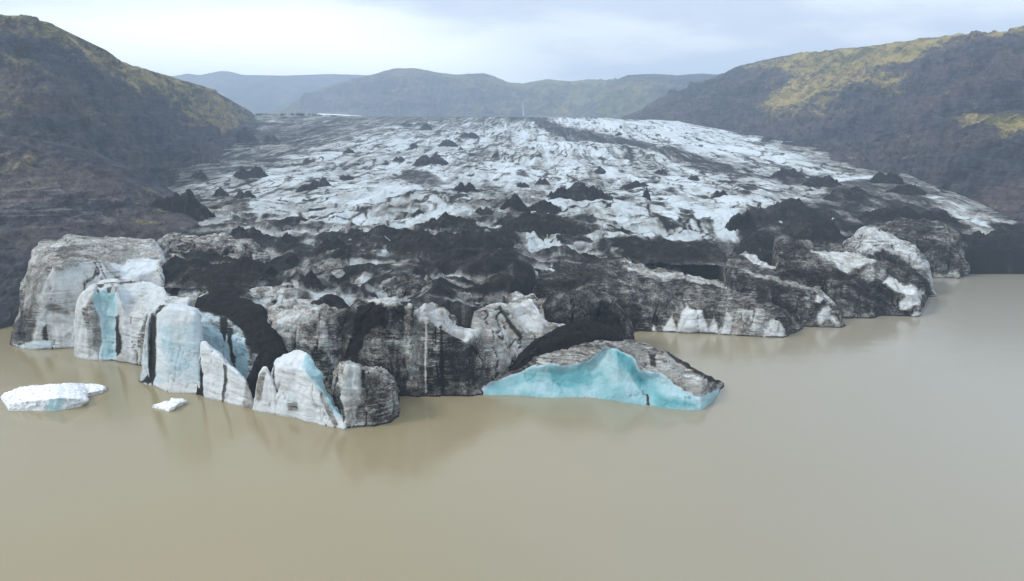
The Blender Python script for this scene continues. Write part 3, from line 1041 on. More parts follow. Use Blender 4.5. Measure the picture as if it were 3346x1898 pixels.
# --- left end
block('ice_cliff', 'rounded pale ice dome with a dark flank at the far left of the ice front', 'ice cliff', [
    (40, 1128, (1122, 1), (1115, 3), (1108, 8)), (52, 1136, (1080, 2), (1050, 8), (1030, 16)), (67, 1138, (1050, 3), (1010, 10), (975, 24)),
    (82, 1140, (1010, 3), (950, 12), (885, 32)), (105, 1142, (985, 3), (900, 15), (808, 42)), (122, 1142, (950, 3), (870, 17), (785, 46)),
    (150, 1142, (900, 4), (850, 18), (776, 48)), (180, 1141, (872, 5), (835, 19), (778, 50)), (227, 1138, (856, 7), (820, 21), (766, 52)),
    (288, 1133, (842, 9), (815, 22), (773, 54)), (330, 1130, (852, 10), (820, 24), (768, 55)), (391, 1128, (905, 10), (830, 26), (768, 56)),
    (440, 1126, (900, 10), (840, 28), (773, 56)), (500, 1124, (880, 12), (845, 30), (778, 56)), (535, 1122, (870, 12), (855, 30), (810, 54))],
    seed=1, dirt0=0.13, topdirt=0.20, flute=0.2, amp=0.55, rnd=3, step=0.42, mat=M_SMOOTH, fac=0.7, patches=[
        (R1((60, 860), (110, 800), (215, 780), (240, 640), (225, 500), (330, 330), (270, 290), (130, 330), (60, 600)), 'dirt', 0.42, 9),
        (R1((70, 800), (120, 620), (190, 600), (240, 700), (200, 800), (100, 840)), 'dirt', 0.62, 8),
        (R1((330, 340), (460, 300), (500, 330), (360, 380)), 'dirt', 0.36, 7),
        (R1((370, 200), (480, 200), (510, 260), (420, 290), (360, 260)), 'dirt', 0.5, 8),
        (R1((640, 290), (700, 320), (790, 410), (760, 425), (700, 370)), 'dirt', 0.42, 4),
        (R1((660, 300), (1030, 280), (1000, 340), (860, 415), (780, 400)), 'dirt', 0.02, 9),
        (R1((660, 300), (1030, 280), (1000, 340), (860, 415), (780, 400)), 'blue', 0.12, 12),
        (R1((280, 590), (340, 560), (420, 600), (440, 640), (330, 620)), 'dirt', 0.36, 5),
        (R1((270, 720), (290, 700), (300, 800), (270, 790)), 'dirt', 0.75, 3),
        (R1((90, 830), (250, 780), (360, 830), (250, 860), (90, 850)), 'blue', 0.2, 6),
        (R1((400, 340), (560, 290), (600, 330), (500, 400), (400, 420)), 'blue', 0.12, 14)],
    parts=[('dark_flank', R1((40, 870), (95, 800), (200, 790), (235, 660), (180, 590), (130, 560), (60, 640)), None, 'dark ash stained left flank'),
           ('ash_patch', R1((370, 200), (480, 200), (510, 260), (420, 290), (360, 260)), None, 'dark ash stain on the brow of the dome')])

block('ice_column', 'pale ice columns with a deep blue hollow beside the rounded dome', 'ice column', [
    (254, 1169, (1060, 1), (990, 3), (980, 6), (975, 8)), (262, 1174, (1010, 1), (975, 3), (966, 7), (960, 10)), (285, 1176, (985, 1.5), (952, 4), (944, 8), (935, 13)),
    (305, 1177, (955, 2), (942, 4), (932, 9), (922, 15)), (318, 1178, (980, 4), (945, 6), (930, 10), (918, 16)), (345, 1179, (975, 4.5), (938, 6), (926, 10), (914, 17)), (371, 1179, (960, 3), (930, 5), (922, 10), (913, 18)),
    (385, 1182, (1000, 1), (935, 5), (925, 10), (915, 19)), (412, 1187, (1030, 1.5), (1022, 3), (960, 11), (918, 20)),
    (435, 1192, (1035, 2), (1026, 4), (965, 12), (918, 21)), (455, 1197, (1035, 2), (1024, 4), (970, 13), (918, 22)),
    (480, 1210, (1032, 2), (1020, 4), (975, 14), (918, 24)), (500, 1215, (1020, 3), (1010, 5), (975, 15), (921, 25)), (535, 1220, (1010, 4), (995, 7), (975, 14), (935, 24)),
    (552, 1220, (1005, 4), (995, 7), (985, 12), (965, 18)), (620, 1220, (995, 4), (990, 7), (985, 12), (977, 15))],
    seed=2, dirt0=0.12, flute=0.5, amp=0.4, rnd=1, step=0.33, blue0=0.07, mat=M_SMOOTH, fac=0.45, patches=[
        (R1((610, 500), (730, 500), (735, 920), (650, 925), (640, 760), (605, 600)), 'blue', 0.50, 12),
        (R1((610, 500), (730, 500), (735, 920), (650, 925), (640, 760), (605, 600)), 'dirt', 0.0, 5),
        (R1((520, 600), (600, 540), (640, 740), (630, 880), (550, 920), (540, 700)), 'dirt', 0.42, 6),
        (R1((720, 650), (745, 640), (765, 880), (730, 900)), 'dirt', 0.85, 3),
        (R1((880, 960), (860, 800), (930, 640), (960, 640), (900, 900)), 'dirt', 0.45, 4),
        (R1((740, 440), (1010, 425), (1060, 480), (1170, 540), (990, 610), (800, 635)), 'dirt', 0.16, 6),
        (R1((740, 430), (1010, 425), (1050, 520), (900, 520), (760, 560)), 'dirt', 0.10, 6),
        (R1((620, 470), (700, 440), (1000, 425), (1000, 415), (600, 440)), 'dirt', 0.6, 3)],
    parts=[('blue_hollow', R1((612, 500), (728, 500), (730, 925), (655, 925), (645, 760), (607, 600)), None, 'smooth deep blue hollow')])

block('ice_tower', 'brightest pale blue ice tower with a broad flat face, left of the black ash tongue', 'ice tower', [
    (459, 1248, (1240, 1), (1235, 2), (1232, 4)), (470, 1254, (1180, 2), (1140, 3.5), (1120, 6)), (484, 1258, (1080, 4), (1050, 6), (1030, 9)), (494, 1260, (1150, 7), (1060, 8), (1018, 12)),
    (503, 1263, (1025, 3.5), (1012, 5), (1006, 11)), (515, 1268, (1016, 3), (1006, 5), (998, 12)), (551, 1283, (1003, 2), (996, 5), (988, 13)),
    (602, 1285, (1008, 2), (1001, 5), (990, 14)), (638, 1288, (1024, 2.5), (1014, 5), (1000, 14)), (652, 1292, (1045, 5), (1030, 7), (1010, 14))],
    seed=3, dirt0=-0.08, blue0=0.17, flute=0.18, amp=0.28, rnd=2, step=0.33, layer=0.15, attr_amp=0.6, mat=M_SMOOTH, fac=0.28, patches=[
        (R1((885, 1080), (900, 700), (990, 590), (1000, 600), (960, 1060)), 'dirt', 0.30, 4),
        (R1((945, 1060), (960, 640), (985, 610), (985, 900), (965, 1080)), 'dirt', 0.92, 3.5),
        (R1((905, 1060), (930, 1020), (960, 1060), (940, 1080)), 'dirt', 0.9, 3),
        (R1((960, 640), (1010, 575), (1070, 570), (1000, 620)), 'dirt', 0.8, 3),
        (R1((1030, 700), (1240, 660), (1250, 1000), (1050, 980)), 'blue', 0.24, 14),
        (R1((960, 1090), (1100, 1050), (1260, 1080), (1265, 1150), (1080, 1135)), 'blue', 0.0, 6)],
    parts=[('black_seam', R1((945, 1070), (958, 640), (987, 608), (985, 900), (965, 1090)), None, 'black debris filled seam down the left side')])

block('ice_cliff', 'blue white ice wall streaked with black, under the left half of the black ash tongue', 'ice cliff', [
    (640, 1230, (1050, 4), (1012, 7), (1000, 12), (965, 24)), (655, 1232, (1060, 4), (1025, 7), (1000, 13), (960, 26)),
    (672, 1236, (1075, 4), (1035, 7), (1000, 14), (955, 28)), (700, 1242, (1090, 4), (1050, 7), (1003, 15), (960, 29)),
    (732, 1250, (1100, 3), (1065, 7), (1010, 16), (967, 30)), (770, 1262, (1110, 3), (1080, 7), (1020, 16), (970, 31)),
    (803, 1272, (1118, 3), (1090, 7), (1025, 16), (972, 31)), (840, 1285, (1125, 3), (1100, 7), (1035, 16), (983, 31)),
    (862, 1290, (1140, 3), (1108, 7), (1045, 15), (998, 30)), (890, 1295, (1155, 3), (1125, 6), (1080, 12), (1040, 22)),
    (915, 1300, (1175, 3), (1150, 5), (1120, 9), (1095, 14)), (945, 1305, (1200, 3), (1180, 4), (1165, 6), (1150, 9))],
    seed=4, dirt0=0.04, blue0=0.26, flute=0.35, amp=0.4, rnd=1, step=0.33, mat=M_SMOOTH, fac=0.45, attr_amp=0.8, patches=[
        (R1((1250, 590), (1420, 620), (1560, 700), (1600, 800), (1430, 770), (1300, 680)), 'dirt', 0.45, 7),
        (R1((1395, 640), (1440, 650), (1430, 820), (1400, 740)), 'dirt', 0.9, 3),
        (R1((1440, 720), (1470, 720), (1480, 980), (1450, 900)), 'dirt', 0.8, 3),
        (R1((1560, 800), (1747, 780), (1747, 1100), (1640, 1080), (1580, 1000)), 'dirt', 0.52, 6),
        (R1((1240, 520), (1310, 490), (1747, 560), (1747, 900), (1600, 880), (1540, 740), (1420, 640), (1260, 600)), 'dirt', 0.95, 6),
        (R2((100, 800), (220, 820), (220, 1030), (110, 980)), 'blue', 0.4, 6)],
    parts=[('ash_cover', R1((1175, 575), (1310, 490), (1620, 520), (1700, 590), (1790, 680), (1860, 860), (1840, 920), (1700, 900), (1620, 830), (1540, 740), (1430, 640), (1300, 590)), M_ASH, 'thick black ash sheet draped over the top')])

block('ice_spire', 'white pointed ice spur at the waterline under the blue wall', 'ice spire', [
    (651, 1291, (1200, 1), (1160, 2), (1118, 5)), (656, 1294, (1130, 1), (1118, 2), (1108, 5)), (669, 1298, (1126, 1), (1121, 2), (1115, 5)), (690, 1303, (1148, 1), (1142, 2), (1136, 5)),
    (711, 1308, (1158, 1), (1152, 2), (1147, 5)), (726, 1312, (1172, 1), (1168, 2), (1162, 5)), (741, 1316, (1192, 1), (1188, 2), (1184, 5)), (775, 1326, (1218, 1), (1214, 2), (1208, 5)),
    (803, 1333, (1245, 1), (1240, 2), (1234, 5)), (822, 1338, (1290, 1), (1285, 2), (1275, 4))],
    seed=5, mat=M_SMOOTH, fac=0.4, dirt0=-0.13, blue0=0.07, flute=0.3, amp=0.32, rnd=1, step=0.3, backd=6, attr_amp=0.8, patches=[
        (R1((1250, 1150), (1250, 900), (1275, 900), (1285, 1160)), 'dirt', 0.9, 2.5),
        (R1((1415, 950), (1440, 960), (1425, 1190), (1410, 1190)), 'dirt', 0.6, 2),
        (R1((1560, 1060), (1640, 1090), (1620, 1240), (1540, 1200)), 'dirt', 0.35, 6)])

block('ice_spire', 'small white ice fin standing in the gap between the spur and the twin spires', 'ice spire', [
    (816, 1334, (1325, 1), (1315, 2)), (836, 1343, (1300, 1), (1290, 2)), (850, 1346, (1215, 1), (1205, 2.5)), (864, 1349, (1200, 1), (1195, 3)),
    (876, 1351, (1212, 1), (1206, 3)), (886, 1353, (1235, 1), (1228, 3)), (898, 1355, (1265, 1), (1260, 2))],
    seed=6, mat=M_SMOOTH, fac=0.4, dirt0=-0.10, blue0=0.05, flute=0.3, amp=0.3, rnd=1, step=0.28, backd=5, patches=[
        (R2((290, 1010), (330, 1000), (300, 1180), (250, 1190)), 'dirt', 0.35, 4)])

block('ash_heap', 'black ash and broken ice wedged in the gap below the ash tongue', 'ash heap', [
    (800, 1325, (1250, 2), (1225, 4)), (820, 1328, (1215, 2), (1180, 5)), (850, 1330, (1190, 2), (1140, 7)), (880, 1334, (1190, 2), (1130, 9)),
    (905, 1338, (1200, 2), (1150, 8)), (930, 1340, (1210, 2), (1185, 5))],
    seed=7, dirt0=0.85, flute=0.4, amp=0.7, rnd=1, step=0.35, backd=6, body='ash_cover', mat=M_ASH)

block('ice_spire', 'white twin topped ice spire with a blue tinted right shoulder above the waterline', 'ice spire', [
    (890, 1352, (1240, 1), (1220, 2), (1200, 4)), (900, 1355, (1215, 1), (1200, 2), (1165, 7)), (921, 1360, (1196, 1), (1189, 3), (1155, 8)), (940, 1364, (1200, 1), (1192, 3), (1150, 9)),
    (957, 1367, (1202, 1), (1195, 3), (1141, 9)), (975, 1371, (1206, 1), (1200, 3), (1137, 9)), (999, 1378, (1212, 1), (1205, 3), (1148, 9)), (1020, 1382, (1230, 1), (1222, 3), (1178, 8)),
    (1040, 1386, (1255, 1.5), (1245, 3), (1208, 7)), (1071, 1393, (1300, 2), (1290, 3), (1265, 6)), (1100, 1399, (1345, 2), (1335, 3), (1318, 5)), (1127, 1404, (1385, 1), (1380, 2), (1368, 3))],
    seed=8, mat=M_SMOOTH, fac=0.4, dirt0=-0.12, blue0=0.08, flute=0.32, amp=0.36, rnd=1, step=0.28, backd=8, attr_amp=0.8, patches=[
        (R2((600, 870), (700, 1010), (830, 1290), (780, 1280), (640, 1080), (560, 960)), 'blue', 0.5, 8),
        (R2((650, 1100), (700, 1130), (790, 1330), (770, 1350), (680, 1180)), 'dirt', 0.4, 4),
        (R2((375, 960), (385, 960), (385, 1270), (375, 1270)), 'dirt', 0.75, 2),
        (R2((460, 1190), (530, 1200), (530, 1260), (470, 1250)), 'dirt', 0.35, 6),
        (R2((660, 970), (690, 960), (840, 1290), (815, 1320)), 'dirt', 0.8, 2.5)])

block('ice_cliff', 'grey rounded corner cliff with dark bands, nearest point of the ice front', 'ice cliff', [
    (1098, 1375, (1240, 2), (1215, 4), (1190, 7)), (1108, 1390, (1215, 2), (1195, 4), (1180, 8)), (1127, 1401, (1195, 2), (1183, 4), (1172, 9)), (1145, 1400, (1192, 1.5), (1183, 4), (1172, 9)),
    (1164, 1398, (1198, 1.5), (1190, 4), (1178, 9)), (1182, 1396, (1225, 3), (1208, 5), (1190, 9)), (1195, 1395, (1216, 1.5), (1205, 3.5), (1190, 9)), (1215, 1393, (1215, 1.5), (1205, 4), (1190, 10)),
    (1256, 1385, (1225, 2), (1215, 5), (1198, 12)), (1278, 1380, (1250, 3), (1235, 7), (1215, 14)), (1288, 1372, (1275, 5), (1255, 10), (1240, 16)), (1294, 1362, (1300, 6), (1280, 12), (1270, 18))],
    seed=9, dirt0=0.34, flute=0.5, amp=0.5, rnd=2, step=0.3, layer=0.6, patches=[
        (R2((800, 960), (900, 950), (940, 1010), (930, 1200), (880, 1340), (820, 1330), (800, 1150)), 'dirt', 0.20, 9),
        (R2((950, 1020), (1150, 1040), (1150, 1320), (1000, 1340), (960, 1200)), 'dirt', 0.50, 9),
        (R2((935, 980), (955, 980), (950, 1100), (935, 1090)), 'dirt', 0.8, 3),
        (R2((740, 1080), (795, 1080), (830, 1290), (780, 1200)), 'dirt', 0.7, 5),
        (R2((830, 950), (930, 950), (925, 1150), (840, 1150)), 'blue', 0.12, 8)])

block('ice_block', 'massive dull grey ice block right of the black ash tongue', 'ice block', [
    (868, 1260, (1080, 4), (1030, 8), (1012, 14), (1000, 24)), (890, 1262, (1060, 4), (1025, 8), (1008, 15), (998, 26)), (932, 1266, (1045, 4), (1015, 8), (1000, 16), (988, 28)),
    (985, 1270, (1040, 4), (1012, 8), (996, 16), (986, 28)), (1040, 1272, (1040, 3), (1012, 8), (998, 16), (986, 28)), (1075, 1272, (1045, 3), (1015, 8), (1000, 16), (988, 28)),
    (1102, 1270, (1060, 4), (1020, 8), (1004, 16), (990, 27)), (1140, 1266, (1100, 5), (1050, 9), (1020, 15), (1005, 22)), (1165, 1262, (1140, 5), (1110, 9), (1080, 13), (1050, 18))],
    seed=10, dirt0=0.36, topdirt=-0.04, flute=0.5, amp=0.9, rnd=3, step=0.38, patches=[
        (R2((370, 600), (600, 560), (760, 570), (640, 650), (500, 720), (420, 740)), 'dirt', 0.28, 9),
        (R2((640, 680), (700, 680), (760, 900), (740, 940), (640, 780)), 'dirt', 0.22, 7),
        (R2((740, 900), (860, 880), (880, 700), (860, 600), (800, 560), (790, 700), (820, 830)), 'dirt', 0.55, 7),
        (R2((560, 840), (700, 880), (790, 1080), (740, 1100), (640, 920)), 'dirt', 0.62, 7)])

block('ice_block', 'black ash stained ice buttress right of the grey block', 'ice block', [
    (1118, 1280, (1150, 4), (1100, 8), (1060, 14)), (1138, 1284, (1100, 4), (1050, 8), (1012, 16)), (1164, 1288, (1040, 4), (1005, 9), (980, 18)), (1215, 1293, (1010, 4), (985, 9), (970, 20)),
    (1240, 1296, (1000, 4), (985, 9), (968, 20)), (1266, 1297, (1000, 3), (982, 8), (968, 20)), (1290, 1298, (1003, 2), (985, 7), (974, 20)), (1318, 1297, (1020, 2), (1002, 6), (992, 18)), (1330, 1296, (1050, 2), (1030, 5), (1015, 14))],
    seed=11, dirt0=0.66, flute=0.45, amp=1.15, rnd=2, step=0.36, patches=[
        (R2((930, 540), (1030, 510), (1150, 520), (1210, 575), (1100, 570), (1000, 560), (940, 600)), 'dirt', 0.16, 5),
        (R2((930, 560), (1100, 570), (1110, 660), (1000, 640), (920, 700)), 'dirt', 0.88, 6),
        (R2((1100, 700), (1205, 650), (1215, 900), (1120, 800)), 'dirt', 0.52, 9),
        (R2((960, 790), (1050, 800), (1080, 990), (960, 990)), 'dirt', 0.55, 9)],
    parts=[('ash_cover', R2((920, 600), (1000, 560), (1100, 575), (1100, 690), (1010, 700), (900, 900), (820, 900), (880, 700)), M_ASHB, 'black ash coating')])

block('ice_block', 'dark banded ice block rising to a pale pointed peak', 'ice block', [
    (1312, 1293, (1050, 1), (1020, 3), (1008, 8), (1005, 10)), (1326, 1295, (1010, 1), (1000, 3), (993, 8), (990, 10)), (1339, 1296, (1000, 1), (992, 3), (986, 6), (984, 10)), (1352, 1296, (1010, 1), (1000, 3), (994, 7), (990, 10)),
    (1358, 1297, (1040, 4), (1025, 6), (1012, 8), (1003, 10)), (1368, 1297, (1020, 2), (1010, 4), (1003, 7), (998, 11)), (1385, 1297, (1010, 2), (1001, 4), (993, 7), (988, 13)), (1421, 1298, (1060, 2), (1025, 5), (1003, 10), (996, 16)),
    (1472, 1298, (1090, 2), (1065, 5), (1038, 11), (1027, 17)), (1524, 1296, (1115, 2), (1095, 5), (1075, 10), (1066, 16)), (1552, 1293, (1125, 3), (1110, 6), (1095, 9), (1090, 14)), (1570, 1290, (1160, 4), (1140, 6), (1125, 9), (1115, 13))],
    seed=12, dirt0=0.50, flute=0.4, amp=0.95, rnd=1, step=0.34, layer=0.5, patches=[
        (R2((1290, 610), (1330, 565), (1400, 575), (1530, 650), (1680, 780), (1600, 800), (1500, 760), (1420, 720), (1340, 680)), 'dirt', 0.20, 8),
        (R2((1270, 620), (1340, 570), (1350, 700), (1290, 700)), 'dirt', 0.10, 6),
        (R2((1210, 560), (1260, 550), (1240, 900), (1210, 900)), 'dirt', 0.30, 5),
        (R2((1260, 680), (1330, 700), (1340, 1140), (1230, 1140), (1240, 900)), 'dirt', 0.42, 10),
        (R2((1470, 790), (1660, 830), (1670, 1100), (1600, 1150), (1470, 1100), (1440, 900)), 'dirt', 0.66, 12),
        (R2((1435, 700), (1450, 700), (1460, 1150), (1435, 1150)), 'dirt', 0.95, 3),
        (R2((1335, 600), (1345, 600), (1345, 1140), (1335, 1140)), 'dirt', 0.05, 2),
        (R2((1130, 1000), (1215, 900), (1215, 1140), (1140, 1160)), 'dirt', 0.8, 6)],
    parts=[('pale_peak', R2((1290, 610), (1330, 560), (1400, 570), (1530, 650), (1650, 770), (1500, 750), (1420, 710), (1340, 680)), None, 'pale cleaner ice peak')])

block('ice_block', 'grey folded ice ridge with slanting cracks, joined to the back of the turquoise nose', 'ice block', [
    (1548, 1290, (1230, 2), (1150, 6), (1060, 14), (1010, 22)), (1560, 1288, (1215, 2), (1120, 6), (1050, 15), (1003, 24)), (1603, 1276, (1200, 3), (1100, 8), (1030, 17), (994, 26)),
    (1640, 1268, (1190, 4), (1095, 9), (1025, 18), (998, 26)), (1670, 1262, (1180, 4), (1090, 9), (1020, 18), (994, 27)), (1706, 1258, (1160, 4), (1090, 9), (1015, 20), (980, 28)),
    (1732, 1256, (1150, 5), (1085, 10), (1015, 20), (975, 28)), (1750, 1256, (1145, 5), (1085, 10), (1030, 18), (992, 26)), (1768, 1256, (1140, 5), (1085, 10), (1045, 16), (1012, 24)), (1788, 1256, (1130, 5), (1090, 9), (1068, 14), (1052, 20)),
    (1830, 1256, (1120, 5), (1090, 9), (1070, 13), (1054, 18)), (1880, 1256, (1115, 5), (1090, 8), (1075, 12), (1062, 16))],
    seed=13, dirt0=0.36, mat=M_SMOOTH, flute=0.3, amp=0.7, rnd=2, step=0.36, patches=[
        (R3((0, 780), (110, 790), (180, 900), (200, 1080), (80, 1150), (0, 1150)), 'dirt', 0.62, 9),
        (R3((110, 780), (135, 780), (160, 960), (130, 950)), 'dirt', 0.9, 4),
        (R3((340, 580), (420, 540), (480, 560), (590, 690), (520, 760), (400, 740), (350, 690)), 'dirt', 0.18, 9),
        (R3((430, 530), (480, 530), (530, 620), (640, 690), (560, 695)), 'dirt', -0.1, 3),
        (R3((240, 590), (260, 590), (400, 790), (380, 800)), 'dirt', 0.8, 3),
        (R3((20, 610), (90, 570), (120, 600), (60, 690), (0, 720)), 'dirt', 0.5, 6),
        (R3((640, 700), (720, 640), (880, 690), (700, 700)), 'dirt', 0.2, 5)],
    parts=[('pale_fold', R3((340, 580), (420, 540), (480, 540), (590, 690), (520, 740), (400, 720), (350, 680)), None, 'pale polished fold along the crest')])

block('ice_slab', 'lean black ash coated slab arching over the back of the turquoise nose', 'ice slab', [
    (1655, 1278, (1235, 3), (1222, 5), (1210, 8)), (1680, 1278, (1200, 4), (1180, 7), (1165, 11)), (1706, 1277, (1175, 4), (1150, 8), (1138, 12)), (1768, 1275, (1135, 5), (1105, 9), (1090, 13)),
    (1819, 1272, (1115, 5), (1085, 10), (1070, 14)), (1850, 1270, (1100, 5), (1065, 11), (1052, 15)), (1871, 1268, (1092, 5), (1055, 11), (1044, 16)), (1912, 1266, (1090, 5), (1052, 11), (1041, 16)),
    (1958, 1264, (1095, 5), (1060, 10), (1050, 15)), (2000, 1262, (1100, 5), (1080, 9), (1072, 13)), (2040, 1262, (1105, 5), (1095, 8), (1088, 12))],
    seed=14, dirt0=0.85, flute=0.2, amp=0.6, rnd=1, step=0.36, mat=M_ASH, body='ash_cover')

block('ice_nose', 'long arched ice nose with a glowing turquoise underside reaching into the lagoon', 'ice nose', [
    (1546, 1292, (1289, 0.5), (1284, 1), (1280, 3), (1276, 5)), (1600, 1292, (1270, 2), (1260, 3), (1250, 5), (1243, 8)), (1640, 1292, (1255, 3), (1240, 4), (1232, 6), (1222, 11)), (1691, 1292, (1235, 4), (1215, 5), (1200, 8), (1178, 15)),
    (1757, 1299, (1222, 5), (1195, 5), (1165, 10), (1132, 19)), (1812, 1300, (1218, 6), (1190, 5), (1140, 12), (1106, 22)), (1850, 1300, (1218, 6.5), (1190, 5), (1128, 13), (1092, 24)), (1890, 1300, (1210, 7), (1185, 5.5), (1120, 14), (1085, 25)),
    (1938, 1302, (1190, 9), (1165, 6), (1115, 15), (1082, 26)), (1975, 1306, (1150, 9), (1130, 8), (1112, 15), (1087, 26)), (2015, 1313, (1160, 5), (1135, 8), (1120, 15), (1095, 25)), (2060, 1320, (1200, 6), (1165, 7), (1135, 14), (1103, 24)),
    (2103, 1325, (1230, 7.5), (1205, 7), (1152, 13), (1114, 23)), (2118, 1327, (1245, 8), (1215, 7), (1160, 13), (1119, 22)), (2170, 1334, (1240, 5), (1215, 6), (1180, 11), (1143, 20)), (2221, 1339, (1285, 3), (1250, 5), (1215, 9), (1170, 17)),
    (2247, 1341, (1295, 2), (1270, 4), (1235, 8), (1184, 15)), (2293, 1342, (1308, 1), (1290, 2.5), (1262, 5), (1209, 12)), (2325, 1315, (1295, 1), (1280, 2.5), (1262, 4), (1226, 9)), (2345, 1290, (1280, 1), (1272, 2), (1262, 3), (1240, 7)),
    (2358, 1268, (1264, .5), (1260, 1), (1256, 2), (1248, 4))],
    seed=15, dirt0=0.42, topdirt=-0.02, flute=0.12, amp=0.4, rnd=2, step=0.30, layer=0.15, mat=M_SMOOTH, fac=0.5, attr_amp=0.8, patches=[
        (R3((480, 800), (650, 780), (870, 790), (900, 860), (800, 920), (600, 950), (460, 960)), 'dirt', 0.42, 8),
        (R3((1150, 860), (1400, 900), (1620, 1060), (1500, 1130), (1350, 1060), (1200, 980)), 'dirt', 0.34, 9),
        (R3((1200, 880), (1240, 890), (1250, 970), (1215, 960)), 'dirt', 0.75, 4),
        (R3((330, 1000), (450, 860), (560, 800), (480, 960), (380, 1010)), 'dirt', 0.65, 6),
        (R3((1300, 870), (1450, 930), (1660, 1060), (1640, 1080), (1500, 1000), (1330, 900)), 'dirt', 0.7, 3),
        (R3((60, 1160), (90, 1145), (200, 1068), (330, 1018), (470, 963), (620, 953), (750, 960), (870, 900), (930, 838), (1000, 850), (1100, 910), (1160, 1000), (1280, 1010), (1380, 1090), (1450, 1140), (1520, 1165), (1650, 1120), (1700, 1200), (1540, 1300), (60, 1200)), 'dirt', -0.06, 5),
        (R3((60, 1160), (90, 1145), (200, 1068), (330, 1018), (470, 963), (620, 953), (750, 960), (870, 900), (930, 838), (1000, 850), (1100, 910), (1160, 1000), (1280, 1010), (1380, 1090), (1450, 1140), (1520, 1165), (1650, 1120), (1700, 1200), (1540, 1300), (60, 1200)), 'blue', 0.62, 8),
        (R3((180, 1140), (360, 1060), (560, 1010), (700, 1060), (680, 1140), (380, 1150)), 'blue', 0.62, 20),
        (R3((860, 900), (930, 845), (980, 870), (1020, 960), (1060, 1080), (980, 1100), (880, 1020)), 'blue', 0.40, 20),
        (R3((1180, 980), (1290, 1010), (1440, 1150), (1640, 1150), (1560, 1210), (1400, 1190), (1250, 1100)), 'blue', 0.44, 16),
        (R3((780, 1080), (860, 1110), (900, 1160), (780, 1150)), 'blue', 0.44, 12),
        (R3((1080, 1000), (1130, 1060), (1190, 1190), (1100, 1180), (1050, 1120)), 'blue', 0.46, 12),
        (R3((560, 1000), (760, 980), (860, 1040), (800, 1110), (620, 1080)), 'blue', 0.92, 18),
        (R3((1000, 860), (1100, 920), (1180, 1060), (1150, 1100), (1060, 980)), 'blue', 0.95, 9),
        (R3((300, 1100), (500, 1060), (560, 1120), (380, 1150)), 'blue', 0.42, 12),
        (R3((1230, 1130), (1420, 1190), (1500, 1230), (1260, 1220)), 'blue', 0.9, 12),
        (R3((1185, 1140), (1200, 1140), (1210, 1210), (1188, 1210)), 'dirt', 0.6, 2)],
    parts=[('turquoise_face', R3((60, 1170), (90, 1145), (200, 1068), (330, 1018), (470, 963), (620, 953), (750, 960), (870, 900), (930, 838), (1000, 850), (1100, 910), (1160, 1000), (1280, 1010), (1380, 1090), (1450, 1140), (1520, 1165), (1650, 1120), (1700, 1200), (1540, 1300), (60, 1200)), None, 'concave turquoise ice face')])

block('ice_block', 'pitch black ash covered ice lump behind the turquoise nose', 'ice block', [
    (1790, 1190, (1010, 5), (980, 10), (960, 18)), (1835, 1190, (990, 5), (965, 11), (950, 18)), (1902, 1190, (985, 5), (958, 12), (942, 20)), (1963, 1190, (990, 5), (962, 12), (946, 20)),
    (2005, 1188, (1010, 5), (978, 11), (958, 20)), (2046, 1180, (1060, 4), (1040, 8), (1028, 14)), (2062, 1170, (1090, 3), (1078, 6), (1070, 9)), (2070, 1130, (1118, 1), (1110, 3), (1104, 5))],
    seed=16, dirt0=0.70, flute=0.5, amp=1.2, rnd=1, step=0.4, mat=M_HEAP)

# --- hummocks behind the front row
block('ice_hummock', 'low pale slab of ice lying behind the black ash tongue', 'ice hummock', [
    (760, 1160, (1010, 4), (985, 9), (975, 15)), (800, 1160, (1000, 4), (970, 9), (950, 18)), (850, 1160, (1000, 4), (965, 10), (932, 22)), (960, 1160, (1005, 4), (965, 11), (924, 25)),
    (1040, 1160, (1010, 4), (972, 11), (936, 24)), (1090, 1160, (1020, 4), (985, 10), (960, 20)), (1140, 1160, (1030, 4), (1005, 8), (990, 14))],
    seed=20, dirt0=0.32, topdirt=-0.06, flute=0.2, amp=0.9, rnd=4, step=0.5, patches=[
        (R2((370, 555), (430, 540), (470, 550), (400, 580)), 'dirt', 0.85, 3)])
block('ice_hummock', 'flat pale ice shelf between two black ash bands, above the bright tower', 'ice hummock', [
    (540, 1120, (985, 3), (940, 8), (930, 14)), (560, 1120, (975, 3), (935, 8), (922, 16)), (600, 1120, (970, 3), (930, 9), (914, 18)), (680, 1120, (968, 3), (930, 9), (912, 18)),
    (760, 1120, (965, 3), (930, 9), (914, 18)), (800, 1120, (965, 3), (940, 8), (925, 14))],
    seed=21, dirt0=0.28, flute=0.2, amp=0.5, rnd=3, step=0.5, patches=[
        (R1((1060, 500), (1110, 430), (1150, 430), (1110, 520)), 'dirt', 0.8, 4),
        (R1((1225, 420), (1245, 420), (1245, 500), (1225, 500)), 'dirt', -0.1, 2),
        (R1((1430, 520), (1520, 450), (1590, 380), (1590, 470), (1480, 530)), 'dirt', 0.9, 5)])
block('ice_hummock', 'grey green rounded ice hump under a small black cone in the middle of the front', 'ice hummock', [
    (996, 1080, (930, 4), (895, 8), (885, 12)), (1020, 1080, (910, 4), (870, 9), (855, 15)), (1060, 1080, (900, 4), (855, 10), (840, 18)), (1110, 1080, (895, 4), (855, 10), (838, 18)),
    (1150, 1080, (905, 4), (870, 9), (858, 15)), (1190, 1080, (920, 4), (895, 8), (885, 12)), (1230, 1080, (950, 3), (930, 6), (920, 10))],
    seed=22, dirt0=0.44, flute=0.3, amp=1.0, rnd=3, step=0.5)
